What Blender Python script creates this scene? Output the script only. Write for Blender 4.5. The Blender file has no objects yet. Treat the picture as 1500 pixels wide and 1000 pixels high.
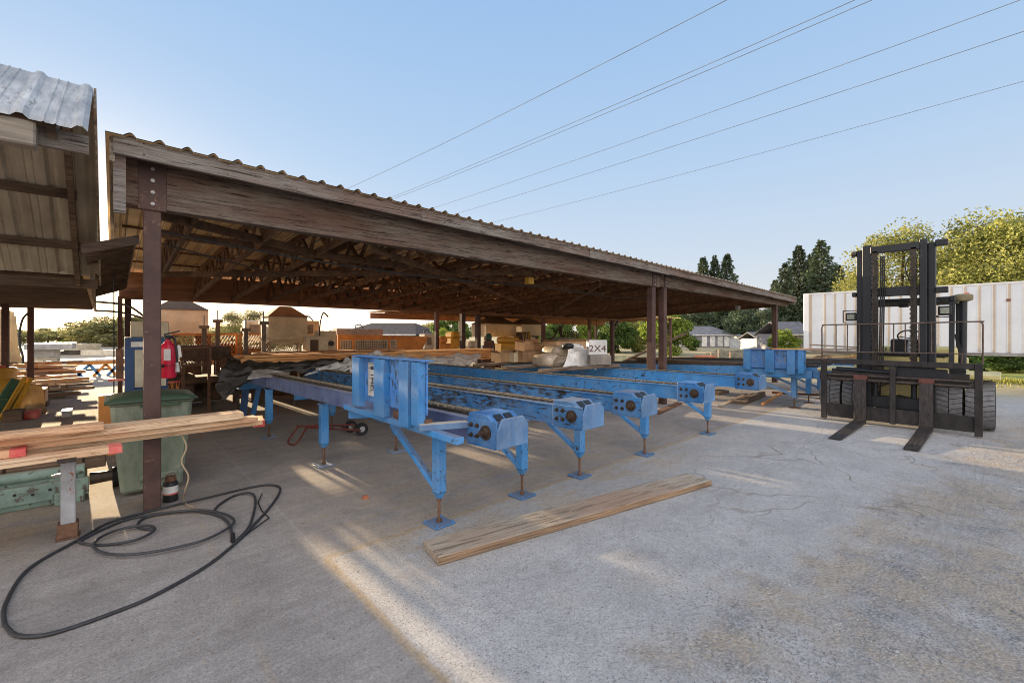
import bpy, bmesh, math, random
from mathutils import Vector, Matrix, noise as mnoise
random.seed(7)
S = bpy.context.scene
COL = S.collection
rad = math.radians

# ------------------------------------------------------------------ frame of reference
# X runs along the open eave of the shed, Y runs into the shed, Z up; eye at 1.6 m above the origin
FL, HZ, EYE = 650.0, 489.0, 1.6
YAW = rad(48)
F = (math.cos(YAW), math.sin(YAW)); R = (F[1], -F[0])
def at(x, y, X=None, Y=None, z=None, d=None):
    a = (x-750)/FL
    r = (F[0]+a*R[0], F[1]+a*R[1], (HZ-y)/FL)
    if d is None:
        d = X/r[0] if X is not None else (Y/r[1] if Y is not None else (z-EYE)/r[2])
    return Vector((r[0]*d, r[1]*d, EYE+r[2]*d))

cd = bpy.data.cameras.new('camera'); cam = bpy.data.objects.new('camera', cd); COL.objects.link(cam)
cam.location = (0, 0, EYE); cam.rotation_euler = (rad(90), 0, YAW-rad(90))
cd.sensor_width = 36; cd.lens = 36*FL/1500; cd.shift_y = -(500-HZ)/1500; cd.clip_start = .05; cd.clip_end = 3000
S.camera = cam

# ------------------------------------------------------------------ light
SUN_EL, SUN_AZ = rad(7.0), rad(93.0)      # azimuth measured from +X
sd = Vector((math.cos(SUN_AZ)*math.cos(SUN_EL), math.sin(SUN_AZ)*math.cos(SUN_EL), math.sin(SUN_EL)))
ld = bpy.data.lights.new('sun', 'SUN'); lo = bpy.data.objects.new('sun', ld); COL.objects.link(lo)
ld.energy = 16.0; ld.angle = rad(0.6); ld.color = (1.0, .76, .47)
lo.rotation_euler = sd.to_track_quat('Z', 'Y').to_euler(); lo.location = (0, 30, 30)
W = bpy.data.worlds.new('World'); S.world = W; W.use_nodes = True
wn = W.node_tree; wn.nodes.clear(); WL = wn.links
def wnode(t, **kw):
    n = wn.nodes.new(t)
    for k, v in kw.items(): setattr(n, k, v)
    return n
wo = wnode('ShaderNodeOutputWorld'); wb = wnode('ShaderNodeBackground')
sk = wnode('ShaderNodeTexSky'); sk.sky_type = 'NISHITA'; sk.sun_disc = False
sk.sun_elevation = SUN_EL; sk.sun_rotation = rad(90)-SUN_AZ
sk.air_density = 1.0; sk.dust_density = 1.0; sk.ozone_density = 1.0; sk.altitude = 0
# clear evening sky colour by height above the horizon, plus a warm fill glow added behind the camera
tcw = wnode('ShaderNodeTexCoord'); nrm = wnode('ShaderNodeVectorMath', operation='NORMALIZE'); WL.new(tcw.outputs['Generated'], nrm.inputs[0])
sxw = wnode('ShaderNodeSeparateXYZ'); WL.new(nrm.outputs[0], sxw.inputs[0])
rp = wnode('ShaderNodeValToRGB'); WL.new(sxw.outputs[2], rp.inputs[0]); el = rp.color_ramp.elements
SKYC = ((0.0,(.80,.78,.74)),(.06,(.74,.77,.80)),(.16,(.62,.72,.85)),(.34,(.47,.64,.87)),(.6,(.34,.54,.84)),(1.0,(.26,.46,.8)))
el[0].position = 0; el[0].color = (*SKYC[0][1],1); el[1].position = 1; el[1].color = (*SKYC[-1][1],1)
for p_, c_ in SKYC[1:-1]:
    e_ = el.new(p_); e_.color = (*c_,1)
sc_ = wnode('ShaderNodeVectorMath', operation='SCALE'); WL.new(rp.outputs[0], sc_.inputs[0])
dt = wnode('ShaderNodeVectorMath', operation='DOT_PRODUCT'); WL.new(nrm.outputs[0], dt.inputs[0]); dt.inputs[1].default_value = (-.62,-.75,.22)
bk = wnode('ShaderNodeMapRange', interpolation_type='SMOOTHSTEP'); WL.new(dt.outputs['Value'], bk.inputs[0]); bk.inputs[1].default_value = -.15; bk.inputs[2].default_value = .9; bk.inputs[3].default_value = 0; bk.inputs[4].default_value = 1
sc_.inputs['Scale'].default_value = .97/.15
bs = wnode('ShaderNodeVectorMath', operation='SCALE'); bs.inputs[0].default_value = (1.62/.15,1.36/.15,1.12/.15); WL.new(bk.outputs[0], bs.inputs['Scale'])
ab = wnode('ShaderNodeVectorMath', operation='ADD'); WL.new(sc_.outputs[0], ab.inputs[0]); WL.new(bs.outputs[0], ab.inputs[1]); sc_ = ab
ns = wnode('ShaderNodeVectorMath', operation='SCALE'); WL.new(sk.outputs[0], ns.inputs[0]); ns.inputs['Scale'].default_value = .09
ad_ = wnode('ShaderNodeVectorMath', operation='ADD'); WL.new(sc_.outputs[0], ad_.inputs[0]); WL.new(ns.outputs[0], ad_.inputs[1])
# bright haze around the low sun
dg = wnode('ShaderNodeVectorMath', operation='DOT_PRODUCT'); WL.new(nrm.outputs[0], dg.inputs[0]); dg.inputs[1].default_value = tuple(sd)
mx0 = wnode('ShaderNodeMath', operation='MAXIMUM'); WL.new(dg.outputs['Value'], mx0.inputs[0]); mx0.inputs[1].default_value = 0
acc = ad_.outputs[0]
for pw_, cg_ in ((60, (.45,.30,.15)), (260, (2.2,1.5,.8))):
    pn_ = wnode('ShaderNodeMath', operation='POWER'); WL.new(mx0.outputs[0], pn_.inputs[0]); pn_.inputs[1].default_value = pw_
    gs_ = wnode('ShaderNodeVectorMath', operation='SCALE'); gs_.inputs[0].default_value = tuple(v/.15 for v in cg_); WL.new(pn_.outputs[0], gs_.inputs['Scale'])
    a2_ = wnode('ShaderNodeVectorMath', operation='ADD'); WL.new(acc, a2_.inputs[0]); WL.new(gs_.outputs[0], a2_.inputs[1]); acc = a2_.outputs[0]
hp = wnode('ShaderNodeMath', operation='POWER'); WL.new(mx0.outputs[0], hp.inputs[0]); hp.inputs[1].default_value = 7
hz_ = wnode('ShaderNodeMapRange'); WL.new(sxw.outputs[2], hz_.inputs[0]); hz_.inputs[1].default_value = 0; hz_.inputs[2].default_value = 1; hz_.inputs[3].default_value = 1; hz_.inputs[4].default_value = 0
h2 = wnode('ShaderNodeMath', operation='POWER'); WL.new(hz_.outputs[0], h2.inputs[0]); h2.inputs[1].default_value = 11
h3 = wnode('ShaderNodeMath', operation='MULTIPLY'); WL.new(hp.outputs[0], h3.inputs[0]); WL.new(h2.outputs[0], h3.inputs[1])
h4 = wnode('ShaderNodeVectorMath', operation='SCALE'); h4.inputs[0].default_value = (2.6/.15,1.9/.15,1.05/.15); WL.new(h3.outputs[0], h4.inputs['Scale'])
h5 = wnode('ShaderNodeVectorMath', operation='ADD'); WL.new(acc, h5.inputs[0]); WL.new(h4.outputs[0], h5.inputs[1])
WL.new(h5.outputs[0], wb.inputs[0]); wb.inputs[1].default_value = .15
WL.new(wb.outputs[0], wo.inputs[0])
S.view_settings.view_transform = 'Standard'; S.view_settings.look = 'None'
S.view_settings.exposure = 0; S.view_settings.gamma = 1
S.render.engine = 'CYCLES'
S.cycles.filter_width = 1.0
S.cycles.max_bounces = 6; S.cycles.transparent_max_bounces = 8

# ------------------------------------------------------------------ materials
def nd(nt, t, **kw):
    n = nt.nodes.new(t)
    for k, v in kw.items():
        if k.startswith('i_'):
            key = k[2:]; key = int(key) if key.isdigit() else key
            n.inputs[key].default_value = v
        else: setattr(n, k, v)
    return n
def c4(c): return (c[0], c[1], c[2], 1)
MATS = {}
def mat(name, base, dark=None, rough=.75, metal=0, scale=6, st=(1,1,1), bump=.15, spots=None, sthr=.62, sscale=14,
        sst=None, rand=.12, detail=6, trans=0, spec=.4, cover=None, fade=None, rust=None, island=0, grime=(.70,1.14)):
    if name in MATS: return MATS[name]
    m = bpy.data.materials.new(name); m.use_nodes = True; nt = m.node_tree; L = nt.links
    b = nt.nodes['Principled BSDF']; out = nt.nodes['Material Output']
    tc = nd(nt, 'ShaderNodeTexCoord'); mp = nd(nt, 'ShaderNodeMapping'); mp.inputs['Scale'].default_value = st
    L.new(tc.outputs['Object'], mp.inputs[0])
    oi = nd(nt, 'ShaderNodeObjectInfo')
    off = nd(nt, 'ShaderNodeVectorMath', operation='SCALE'); off.inputs[0].default_value = (7.3, 3.1, 5.7); L.new(oi.outputs['Random'], off.inputs['Scale'])
    L.new(off.outputs[0], mp.inputs['Location'])
    n1 = nd(nt, 'ShaderNodeTexNoise'); n1.inputs['Scale'].default_value = scale; n1.inputs['Detail'].default_value = detail; n1.inputs['Roughness'].default_value = .65
    L.new(mp.outputs[0], n1.inputs['Vector'])
    cr = nd(nt, 'ShaderNodeValToRGB'); cr.color_ramp.elements[0].position = .34; cr.color_ramp.elements[1].position = .66
    d = dark if dark else tuple(v*.55 for v in base)
    cr.color_ramp.elements[0].color = c4(d); cr.color_ramp.elements[1].color = c4(base)
    L.new(n1.outputs[0], cr.inputs[0]); col = cr.outputs[0]
    # broad, low-frequency grime
    n3 = nd(nt, 'ShaderNodeTexNoise'); n3.inputs['Scale'].default_value = 1.7; n3.inputs['Detail'].default_value = 3
    L.new(tc.outputs['Object'], n3.inputs['Vector'])
    mr = nd(nt, 'ShaderNodeMapRange'); mr.inputs[1].default_value = .3; mr.inputs[2].default_value = .7; mr.inputs[3].default_value = grime[0]; mr.inputs[4].default_value = grime[1]
    L.new(n3.outputs[0], mr.inputs[0])
    rr = nd(nt, 'ShaderNodeMapRange'); rr.inputs[3].default_value = 1-rand; rr.inputs[4].default_value = 1+rand; L.new(oi.outputs['Random'], rr.inputs[0])
    mu = nd(nt, 'ShaderNodeMath', operation='MULTIPLY'); L.new(mr.outputs[0], mu.inputs[0]); L.new(rr.outputs[0], mu.inputs[1])
    if island:  # every leaf its own tone
        gi = nd(nt, 'ShaderNodeNewGeometry'); ri = nd(nt, 'ShaderNodeMapRange'); ri.inputs[3].default_value = 1-island; ri.inputs[4].default_value = 1+island; L.new(gi.outputs['Random Per Island'], ri.inputs[0])
        mi = nd(nt, 'ShaderNodeMath', operation='MULTIPLY'); L.new(mu.outputs[0], mi.inputs[0]); L.new(ri.outputs[0], mi.inputs[1]); mu = mi
    vm = nd(nt, 'ShaderNodeVectorMath', operation='SCALE'); L.new(col, vm.inputs[0]); L.new(mu.outputs[0], vm.inputs['Scale']); col = vm.outputs[0]
    if spots:
        mp2 = nd(nt, 'ShaderNodeMapping'); mp2.inputs['Scale'].default_value = sst or (1,1,1); L.new(tc.outputs['Object'], mp2.inputs[0]); L.new(off.outputs[0], mp2.inputs['Location'])
        n2 = nd(nt, 'ShaderNodeTexNoise'); n2.inputs['Scale'].default_value = sscale; n2.inputs['Detail'].default_value = 8; n2.inputs['Roughness'].default_value = .7
        L.new(mp2.outputs[0], n2.inputs['Vector'])
        # spots gather where the broad noise is high
        ad = nd(nt, 'ShaderNodeMath', operation='MULTIPLY_ADD'); ad.inputs[1].default_value = .35; L.new(n3.outputs[0], ad.inputs[0]); L.new(n2.outputs[0], ad.inputs[2])
        r2 = nd(nt, 'ShaderNodeMapRange'); r2.inputs[1].default_value = sthr+.17; r2.inputs[2].default_value = sthr+.22; L.new(ad.outputs[0], r2.inputs[0])
        mx = nd(nt, 'ShaderNodeMix', data_type='RGBA'); L.new(r2.outputs[0], mx.inputs[0]); L.new(col, mx.inputs[6]); mx.inputs[7].default_value = c4(spots); col = mx.outputs[2]
        L.new(r2.outputs[0], mp2.inputs[0]) if False else None
    if fade:    # sun-bleached, dusty patches running down the faces
        mp4 = nd(nt, 'ShaderNodeMapping'); mp4.inputs['Scale'].default_value = (2.2,1.1,.9); L.new(tc.outputs['Object'], mp4.inputs[0]); L.new(off.outputs[0], mp4.inputs['Location'])
        n4 = nd(nt, 'ShaderNodeTexNoise'); n4.inputs['Scale'].default_value = 3.2; n4.inputs['Detail'].default_value = 9; n4.inputs['Roughness'].default_value = .72; L.new(mp4.outputs[0], n4.inputs[0])
        r4 = nd(nt, 'ShaderNodeMapRange'); r4.inputs[1].default_value = .42; r4.inputs[2].default_value = .66; r4.inputs[4].default_value = fade[3]; L.new(n4.outputs[0], r4.inputs[0])
        mx4 = nd(nt, 'ShaderNodeMix', data_type='RGBA'); L.new(r4.outputs[0], mx4.inputs[0]); L.new(col, mx4.inputs[6]); mx4.inputs[7].default_value = c4(fade[:3]); col = mx4.outputs[2]
    if rust:
        mp5 = nd(nt, 'ShaderNodeMapping'); mp5.inputs['Scale'].default_value = (1,1,.35); L.new(tc.outputs['Object'], mp5.inputs[0]); L.new(off.outputs[0], mp5.inputs['Location'])
        n5 = nd(nt, 'ShaderNodeTexNoise'); n5.inputs['Scale'].default_value = 9; n5.inputs['Detail'].default_value = 9; n5.inputs['Roughness'].default_value = .75; L.new(mp5.outputs[0], n5.inputs[0])
        r5 = nd(nt, 'ShaderNodeMapRange'); r5.inputs[1].default_value = .60; r5.inputs[2].default_value = .72; r5.inputs[4].default_value = .8; L.new(n5.outputs[0], r5.inputs[0])
        mx5 = nd(nt, 'ShaderNodeMix', data_type='RGBA'); L.new(r5.outputs[0], mx5.inputs[0]); L.new(col, mx5.inputs[6]); mx5.inputs[7].default_value = c4(rust); col = mx5.outputs[2]
    if cover:   # dust lying on upward faces
        ge = nd(nt, 'ShaderNodeNewGeometry'); sx = nd(nt, 'ShaderNodeSeparateXYZ'); L.new(ge.outputs['Normal'], sx.inputs[0])
        r3 = nd(nt, 'ShaderNodeMapRange'); r3.inputs[1].default_value = .6; r3.inputs[2].default_value = .95; r3.inputs[4].default_value = cover[3]; L.new(sx.outputs[2], r3.inputs[0])
        mm = nd(nt, 'ShaderNodeMath', operation='MULTIPLY'); L.new(r3.outputs[0], mm.inputs[0]); L.new(mr.outputs[0], mm.inputs[1])
        mx = nd(nt, 'ShaderNodeMix', data_type='RGBA'); L.new(mm.outputs[0], mx.inputs[0]); L.new(col, mx.inputs[6]); mx.inputs[7].default_value = c4(cover[:3]); col = mx.outputs[2]
    L.new(col, b.inputs['Base Color'])
    b.inputs['Metallic'].default_value = metal; b.inputs['Specular IOR Level'].default_value = spec
    rg = nd(nt, 'ShaderNodeMapRange'); rg.inputs[3].default_value = max(.05, rough-.12); rg.inputs[4].default_value = min(1, rough+.15); L.new(n1.outputs[0], rg.inputs[0]); L.new(rg.outputs[0], b.inputs['Roughness'])
    if bump:
        bp = nd(nt, 'ShaderNodeBump'); bp.inputs['Strength'].default_value = bump; bp.inputs['Distance'].default_value = .02
        L.new(n1.outputs[0], bp.inputs['Height']); L.new(bp.outputs[0], b.inputs['Normal'])
    if trans:
        tl = nd(nt, 'ShaderNodeBsdfTranslucent'); L.new(col, tl.inputs[0]); ms = nd(nt, 'ShaderNodeMixShader'); ms.inputs[0].default_value = trans
        L.new(b.outputs[0], ms.inputs[1]); L.new(tl.outputs[0], ms.inputs[2]); L.new(ms.outputs[0], out.inputs[0])
    MATS[name] = m; return m

bluek_m  = mat('greasy_blue_paint', (.05,.22,.52), (.03,.14,.38), rough=.5, scale=6, spots=(.05,.035,.025), sthr=.57, sscale=18, bump=.1, fade=(.17,.27,.42,.5), rust=(.10,.06,.04))
def wood(name, light, mid_, crack, axis='x', rough=.9):
    m = bpy.data.materials.new(name); m.use_nodes = True; nt = m.node_tree; L = nt.links; b = nt.nodes['Principled BSDF']
    tc = nd(nt, 'ShaderNodeTexCoord'); oi = nd(nt, 'ShaderNodeObjectInfo'); off = nd(nt, 'ShaderNodeVectorMath', operation='SCALE'); off.inputs[0].default_value = (7.3,3.1,5.7); L.new(oi.outputs['Random'], off.inputs['Scale'])
    def n(st, sc, det, rg, dist=0):
        if axis == 'y': st = (st[1], st[0], st[2])
        mp = nd(nt, 'ShaderNodeMapping'); mp.inputs['Scale'].default_value = st; L.new(tc.outputs['Object'], mp.inputs[0]); L.new(off.outputs[0], mp.inputs['Location'])
        q = nd(nt, 'ShaderNodeTexNoise'); q.inputs['Scale'].default_value = sc; q.inputs['Detail'].default_value = det; q.inputs['Roughness'].default_value = rg; q.inputs['Distortion'].default_value = dist; L.new(mp.outputs[0], q.inputs[0]); return q.outputs[0]
    def mr(x, a, b_, c=0, d=1):
        q = nd(nt, 'ShaderNodeMapRange'); q.inputs[1].default_value = a; q.inputs[2].default_value = b_; q.inputs[3].default_value = c; q.inputs[4].default_value = d; L.new(x, q.inputs[0]); return q.outputs[0]
    def mix(f, a, b_):
        q = nd(nt, 'ShaderNodeMix', data_type='RGBA')
        for i, v in ((0,f),(6,a),(7,b_)):
            if isinstance(v, tuple): q.inputs[i].default_value = c4(v)
            elif isinstance(v, float): q.inputs[i].default_value = v
            else: L.new(v, q.inputs[i])
        return q.outputs[2]
    big = n((.5,1.2,1.6), 1.6, 4, .6); grain = n((1.1,16,28), 2.8, 9, .75, .5); fine = n((2.4,40,75), 2.8, 6, .8); crk = n((.8,14,24), 2.4, 7, .65, 1.0)
    col = mix(mr(grain, .36, .62), mid_, light)
    col = mix(mr(big, .42, .62, 0, .75), col, tuple(v*k for v, k in zip(mid_, (1.05,.8,.72))))
    col = mix(mr(fine, .5, .3, 0, .7), col, crack)
    col = mix(mr(crk, .44, .39), col, crack)
    L.new(col, b.inputs['Base Color']); b.inputs['Roughness'].default_value = rough; b.inputs['Specular IOR Level'].default_value = .2
    h = nd(nt, 'ShaderNodeMath', operation='ADD'); L.new(grain, h.inputs[0]); L.new(mr(crk, .39, .46), h.inputs[1])
    bp = nd(nt, 'ShaderNodeBump'); bp.inputs['Strength'].default_value = .5; bp.inputs['Distance'].default_value = .01; L.new(h.outputs[0], bp.inputs['Height']); L.new(bp.outputs[0], b.inputs['Normal'])
    MATS[name] = m; return m
blue_m   = mat('blue_paint', (.06,.27,.58), (.04,.2,.48), rough=.5, scale=5, spots=(.03,.026,.024), sthr=.625, sscale=26, sst=(1,.5,1), bump=.08, cover=(.2,.17,.13,.6), fade=(.17,.27,.42,.55), rust=(.11,.07,.045))
bluew_m  = mat('blue_paint_worn', (.055,.24,.52), (.035,.16,.40), rough=.55, scale=5, spots=(.028,.025,.022), sthr=.515, sscale=34, sst=(1,.22,1), bump=.1, cover=(.2,.17,.13,.6), fade=(.17,.27,.42,.55), rust=(.11,.07,.045))
blue_shade_m  = mat('blue_paint_shade_tinted', (.15,.18,.36), (.10,.13,.27), rough=.6, scale=4, spots=(.13,.11,.07), sthr=.62, sscale=9, bump=.06, cover=(.3,.25,.18,.6), fade=(.17,.27,.42,.55), rust=(.11,.07,.045))  # blue paint with the violet cast of shade put into its colour
bluep_m  = mat('blue_paint_pale', (.12,.25,.46), (.08,.19,.38), fade=(.26,.32,.4,.5), rust=(.12,.09,.07), rough=.65, scale=4, spots=(.12,.13,.12), sthr=.66, sscale=9, bump=.06, cover=(.4,.34,.25,.6))
blued_m  = mat('blue_bumper_paint', (.08,.24,.56), (.05,.19,.50), rough=.5, scale=4, spots=(.045,.05,.045), sthr=.535, sscale=30, sst=(1,1,.45), bump=.08, fade=(.17,.27,.42,.55), rust=(.11,.07,.045))
track_m  = mat('chain_track', (.09,.075,.06), (.03,.026,.022), rough=.6, metal=.3, scale=25, bump=.3)
steel_m  = mat('dark_steel', (.11,.085,.07), (.045,.036,.03), rough=.5, metal=.5, scale=20, bump=.15)
rust_m   = mat('rusty_steel', (.2,.105,.06), (.09,.045,.03), rough=.8, scale=14, bump=.2)
post_m   = mat('maroon_post_paint', (.105,.058,.048), (.07,.038,.032), rough=.7, scale=7, spots=(.2,.11,.07), sthr=.62, sscale=25, bump=.08)
beam_m   = wood('weathered_beam', (.225,.19,.16), (.115,.08,.06), (.035,.022,.018), 'x')
fascia_m = wood('weathered_fascia', (.30,.275,.25), (.17,.14,.12), (.05,.036,.03), 'x')
fasciay_m= mat('weathered_fascia_end', (.45,.38,.29), (.13,.09,.06), rough=.9, scale=3, st=(10,.6,10), bump=.4, detail=10)
dbeam_m  = mat('brown_beam', (.36,.18,.095), (.17,.085,.05), rough=.85, scale=3, st=(.4,8,8), bump=.25, detail=8)
truss_m  = mat('truss_timber', (.25,.14,.075), (.10,.055,.032), rough=.85, scale=8, bump=.2, rand=.3)
deck_m   = mat('roof_underside', (.95,.70,.38), (.78,.54,.28), rough=.6, scale=2.5, bump=.05, metal=.1)  # golden glow of the low sun put into the sheet colour
roof_m   = mat('roof_metal', (.34,.31,.28), (.2,.17,.15), rough=.6, metal=.2, scale=4, bump=.05)
white_m  = mat('galvanised_white', (.62,.61,.58), (.34,.34,.33), rough=.45, metal=.15, scale=3.5, st=(6,.8,.8), spots=(.28,.25,.21), sthr=.60, sscale=9, sst=(4,.7,.7), bump=.03)
timber_m = wood('fresh_timber', (.80,.60,.40), (.68,.45,.26), (.42,.22,.12), 'x', .7)
timbera_m= wood('orange_timber', (.78,.44,.19), (.62,.31,.12), (.26,.12,.05), 'x', .75)
oldwood_m= wood('grey_plank', (.43,.37,.29), (.33,.27,.20), (.17,.135,.10), 'x')
plyedge_m= mat('plank_edge', (.40,.26,.15), (.14,.09,.06), rough=.9, scale=3, st=(1,6,40), bump=.4)
red_m    = mat('red_end_paint', (.66,.10,.09), (.5,.05,.045), fade=(.66,.36,.26,.7), rough=.7, scale=9, bump=.1)
bin_m    = mat('faded_green_plastic', (.20,.25,.175), (.135,.175,.12), fade=(.36,.36,.3,.5), rough=.5, scale=4, st=(1,1,.4), spots=(.3,.31,.26), sthr=.63, sscale=8, bump=.05)
lid_m    = mat('dark_green_lid', (.07,.12,.07), (.045,.08,.05), rough=.5, scale=6, bump=.05)
cable_m  = mat('black_rubber_cable', (.055,.055,.058), (.03,.03,.032), rough=.55, scale=30, bump=.05)
pipew_m  = mat('chipped_white_leg', (.5,.5,.51), (.34,.34,.35), rough=.55, scale=7, spots=(.28,.13,.07), sthr=.58, sscale=14, sst=(1,1,.5), bump=.15)
green_m  = mat('machine_green', (.24,.34,.29), (.14,.21,.18), rough=.6, scale=5, spots=(.1,.09,.07), sthr=.6, sscale=12, bump=.1, cover=(.33,.27,.19,.5))
crate_m  = mat('dark_crate_wood', (.2,.135,.09), (.075,.05,.035), rough=.9, scale=3, st=(.8,8,8), bump=.3)
mast_m   = mat('mast_black', (.014,.017,.023), (.008,.009,.012), rough=.45, scale=10, spots=(.09,.07,.055), sthr=.66, sscale=12, bump=.08)
carr_m   = mat('carriage_worn', (.052,.044,.042), (.02,.018,.018), rough=.5, metal=.35, scale=9, st=(1,1,.4), bump=.15)
fork_m   = mat('fork_steel', (.085,.075,.07), (.035,.03,.028), rough=.45, metal=.5, scale=8, st=(.5,5,1), bump=.15)
yellow_m = mat('pale_yellow_paint', (.68,.58,.25), (.5,.42,.18), rough=.45, scale=4, spots=(.2,.15,.08), sthr=.66, sscale=12, bump=.05)
tyred_m  = mat('tyre_groove', (.07,.07,.072), (.04,.04,.042), rough=.9, scale=10, bump=.1)
tyre_m   = mat('grey_tyre', (.25,.25,.26), (.15,.15,.155), rough=.85, scale=14, bump=.2)
black_m  = mat('black_plastic', (.02,.02,.022), (.012,.012,.013), rough=.5, scale=10, bump=.03)
glass_m  = mat('lamp_glass', (.33,.37,.27), (.15,.18,.13), rough=.12, scale=30, bump=.1, spec=.8)
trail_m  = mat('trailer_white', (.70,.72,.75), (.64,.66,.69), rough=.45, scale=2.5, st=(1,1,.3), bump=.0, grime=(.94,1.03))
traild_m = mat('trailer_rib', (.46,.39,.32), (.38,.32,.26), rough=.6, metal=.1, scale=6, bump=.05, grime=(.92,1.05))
bark_m   = mat('bark', (.12,.085,.06), (.05,.036,.028), rough=.95, scale=9, st=(3,3,.5), bump=.5)
leafy_m  = mat('yellow_green_leaves', (.36,.36,.10), (.22,.24,.06), rough=.7, scale=.55, bump=0, trans=.4, rand=.15, detail=4, island=.3)
leafg_m  = mat('green_leaves', (.13,.2,.035), (.05,.09,.018), rough=.7, scale=.7, bump=0, trans=.35, rand=.25, detail=4, island=.5)
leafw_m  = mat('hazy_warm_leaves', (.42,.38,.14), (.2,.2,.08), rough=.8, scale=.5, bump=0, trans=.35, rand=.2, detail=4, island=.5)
leafl_m  = mat('lime_leaves', (.3,.38,.05), (.14,.2,.03), rough=.7, scale=2, bump=0, trans=.4, rand=.1, island=.5)
conif_m  = mat('conifer_needles', (.13,.165,.085), (.045,.07,.04), rough=.85, scale=.9, bump=0, trans=.12, rand=.25, detail=5, island=.5)
grass_m  = mat('dry_grass_blades', (.42,.38,.08), (.2,.22,.05), rough=.9, scale=2, bump=0, trans=.3)
cream_m  = mat('cream_machine_paint', (.66,.55,.38), (.5,.41,.28), rough=.6, scale=3, spots=(.2,.13,.07), sthr=.68, sscale=8, bump=.03)
taup_m   = mat('brown_hood_top', (.13,.09,.055), (.08,.055,.035), rough=.7, scale=4, bump=.05)
orange_m = mat('orange_machine_paint', (.66,.27,.06), (.46,.18,.04), rough=.55, scale=4, spots=(.1,.05,.03), sthr=.64, sscale=9, bump=.05)
yel_m    = mat('yellow_machine_paint', (.62,.36,.04), (.45,.24,.03), rough=.5, scale=5, spots=(.08,.05,.03), sthr=.62, sscale=10, bump=.05)
dark_m   = mat('dark_machine', (.13,.08,.045), (.04,.026,.018), rough=.7, scale=6, spots=(.3,.16,.07), sthr=.66, sscale=14, bump=.2)
cab_m    = mat('blue_cabinet_paint', (.03,.09,.22), (.022,.06,.16), rough=.5, scale=4, spots=(.08,.05,.03), sthr=.66, sscale=12, bump=.05)
panel_m  = mat('cream_panel', (.6,.54,.42), (.45,.4,.3), rough=.5, scale=5, bump=.03)
ext_m    = mat('extinguisher_red', (.62,.015,.05), (.5,.012,.04), rough=.28, scale=5, bump=.02)
label_m  = mat('paper_label', (.75,.74,.7), (.6,.59,.56), rough=.6, scale=10, bump=.02)
ink_m    = mat('black_ink', (.02,.02,.025), (.012,.012,.014), rough=.6, scale=10, bump=0)
tarpb_m  = mat('black_tarp', (.05,.042,.033), (.018,.015,.013), rough=.38, scale=5, bump=1.0, detail=8)
tarpw_m  = mat('white_wrap', (.78,.76,.72), (.5,.48,.45), rough=.4, scale=4, spots=(.24,.22,.2), sthr=.62, sscale=12, bump=.9, detail=8)
card_m   = mat('cardboard', (.50,.30,.15), (.33,.19,.1), rough=.8, scale=5, bump=.08, rand=.2)
plast_m  = mat('clear_plastic_bag', (.46,.37,.27), (.2,.16,.12), rough=.3, scale=5, bump=.5)
block_m  = mat('white_wrapped_block', (.68,.66,.63), (.5,.48,.46), rough=.6, scale=4, bump=.2)
grayb_m  = mat('grey_wrapped_block', (.32,.28,.24), (.2,.175,.15), rough=.7, scale=3, st=(3,3,.6), bump=.2)
wall_m   = mat('house_grey_wall', (.26,.25,.27), (.21,.2,.22), rough=.8, scale=2, st=(1,1,8), bump=.05)
shing_m  = mat('house_grey_roof', (.23,.22,.23), (.15,.145,.15), rough=.9, scale=3, st=(1,1,8), bump=.2)
whited_m = mat('white_door_paint', (.72,.70,.66), (.62,.6,.56), rough=.6, scale=4, bump=.02)
dirt_m   = mat('dry_dirt', (.36,.28,.19), (.22,.17,.11), rough=.95, scale=3, bump=.6)
canv_m   = mat('tan_canvas', (.55,.43,.24), (.4,.3,.17), rough=.7, scale=2, st=(2,2,.5), bump=.2, trans=.35)
redb_m   = mat('red_frame_paint', (.22,.045,.03), (.1,.025,.02), rough=.5, scale=14, bump=.1)
gry_m    = mat('light_grey_metal', (.45,.44,.42), (.3,.29,.28), rough=.5, scale=6, bump=.05, metal=.2)
wire_m   = mat('power_cable_metal', (.3,.34,.4), (.25,.29,.34), rough=.6, bump=0)
gry2_m   = mat('dusty_brown_steel', (.24,.19,.14), (.12,.095,.075), rough=.6, scale=8, bump=.1)
grease_m = mat('greasy_rust', (.12,.075,.045), (.045,.03,.022), rough=.5, metal=.3, scale=30, bump=.3)
cord_m   = mat('tan_cord', (.55,.42,.26), (.4,.3,.18), rough=.6, bump=0)
brick_m  = mat('brick_red', (.45,.15,.08), (.3,.1,.06), rough=.8, scale=12, bump=.2)
green2_m = mat('green_tarp_cloth', (.05,.13,.07), (.025,.07,.04), rough=.6, scale=5, bump=.3)

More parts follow.
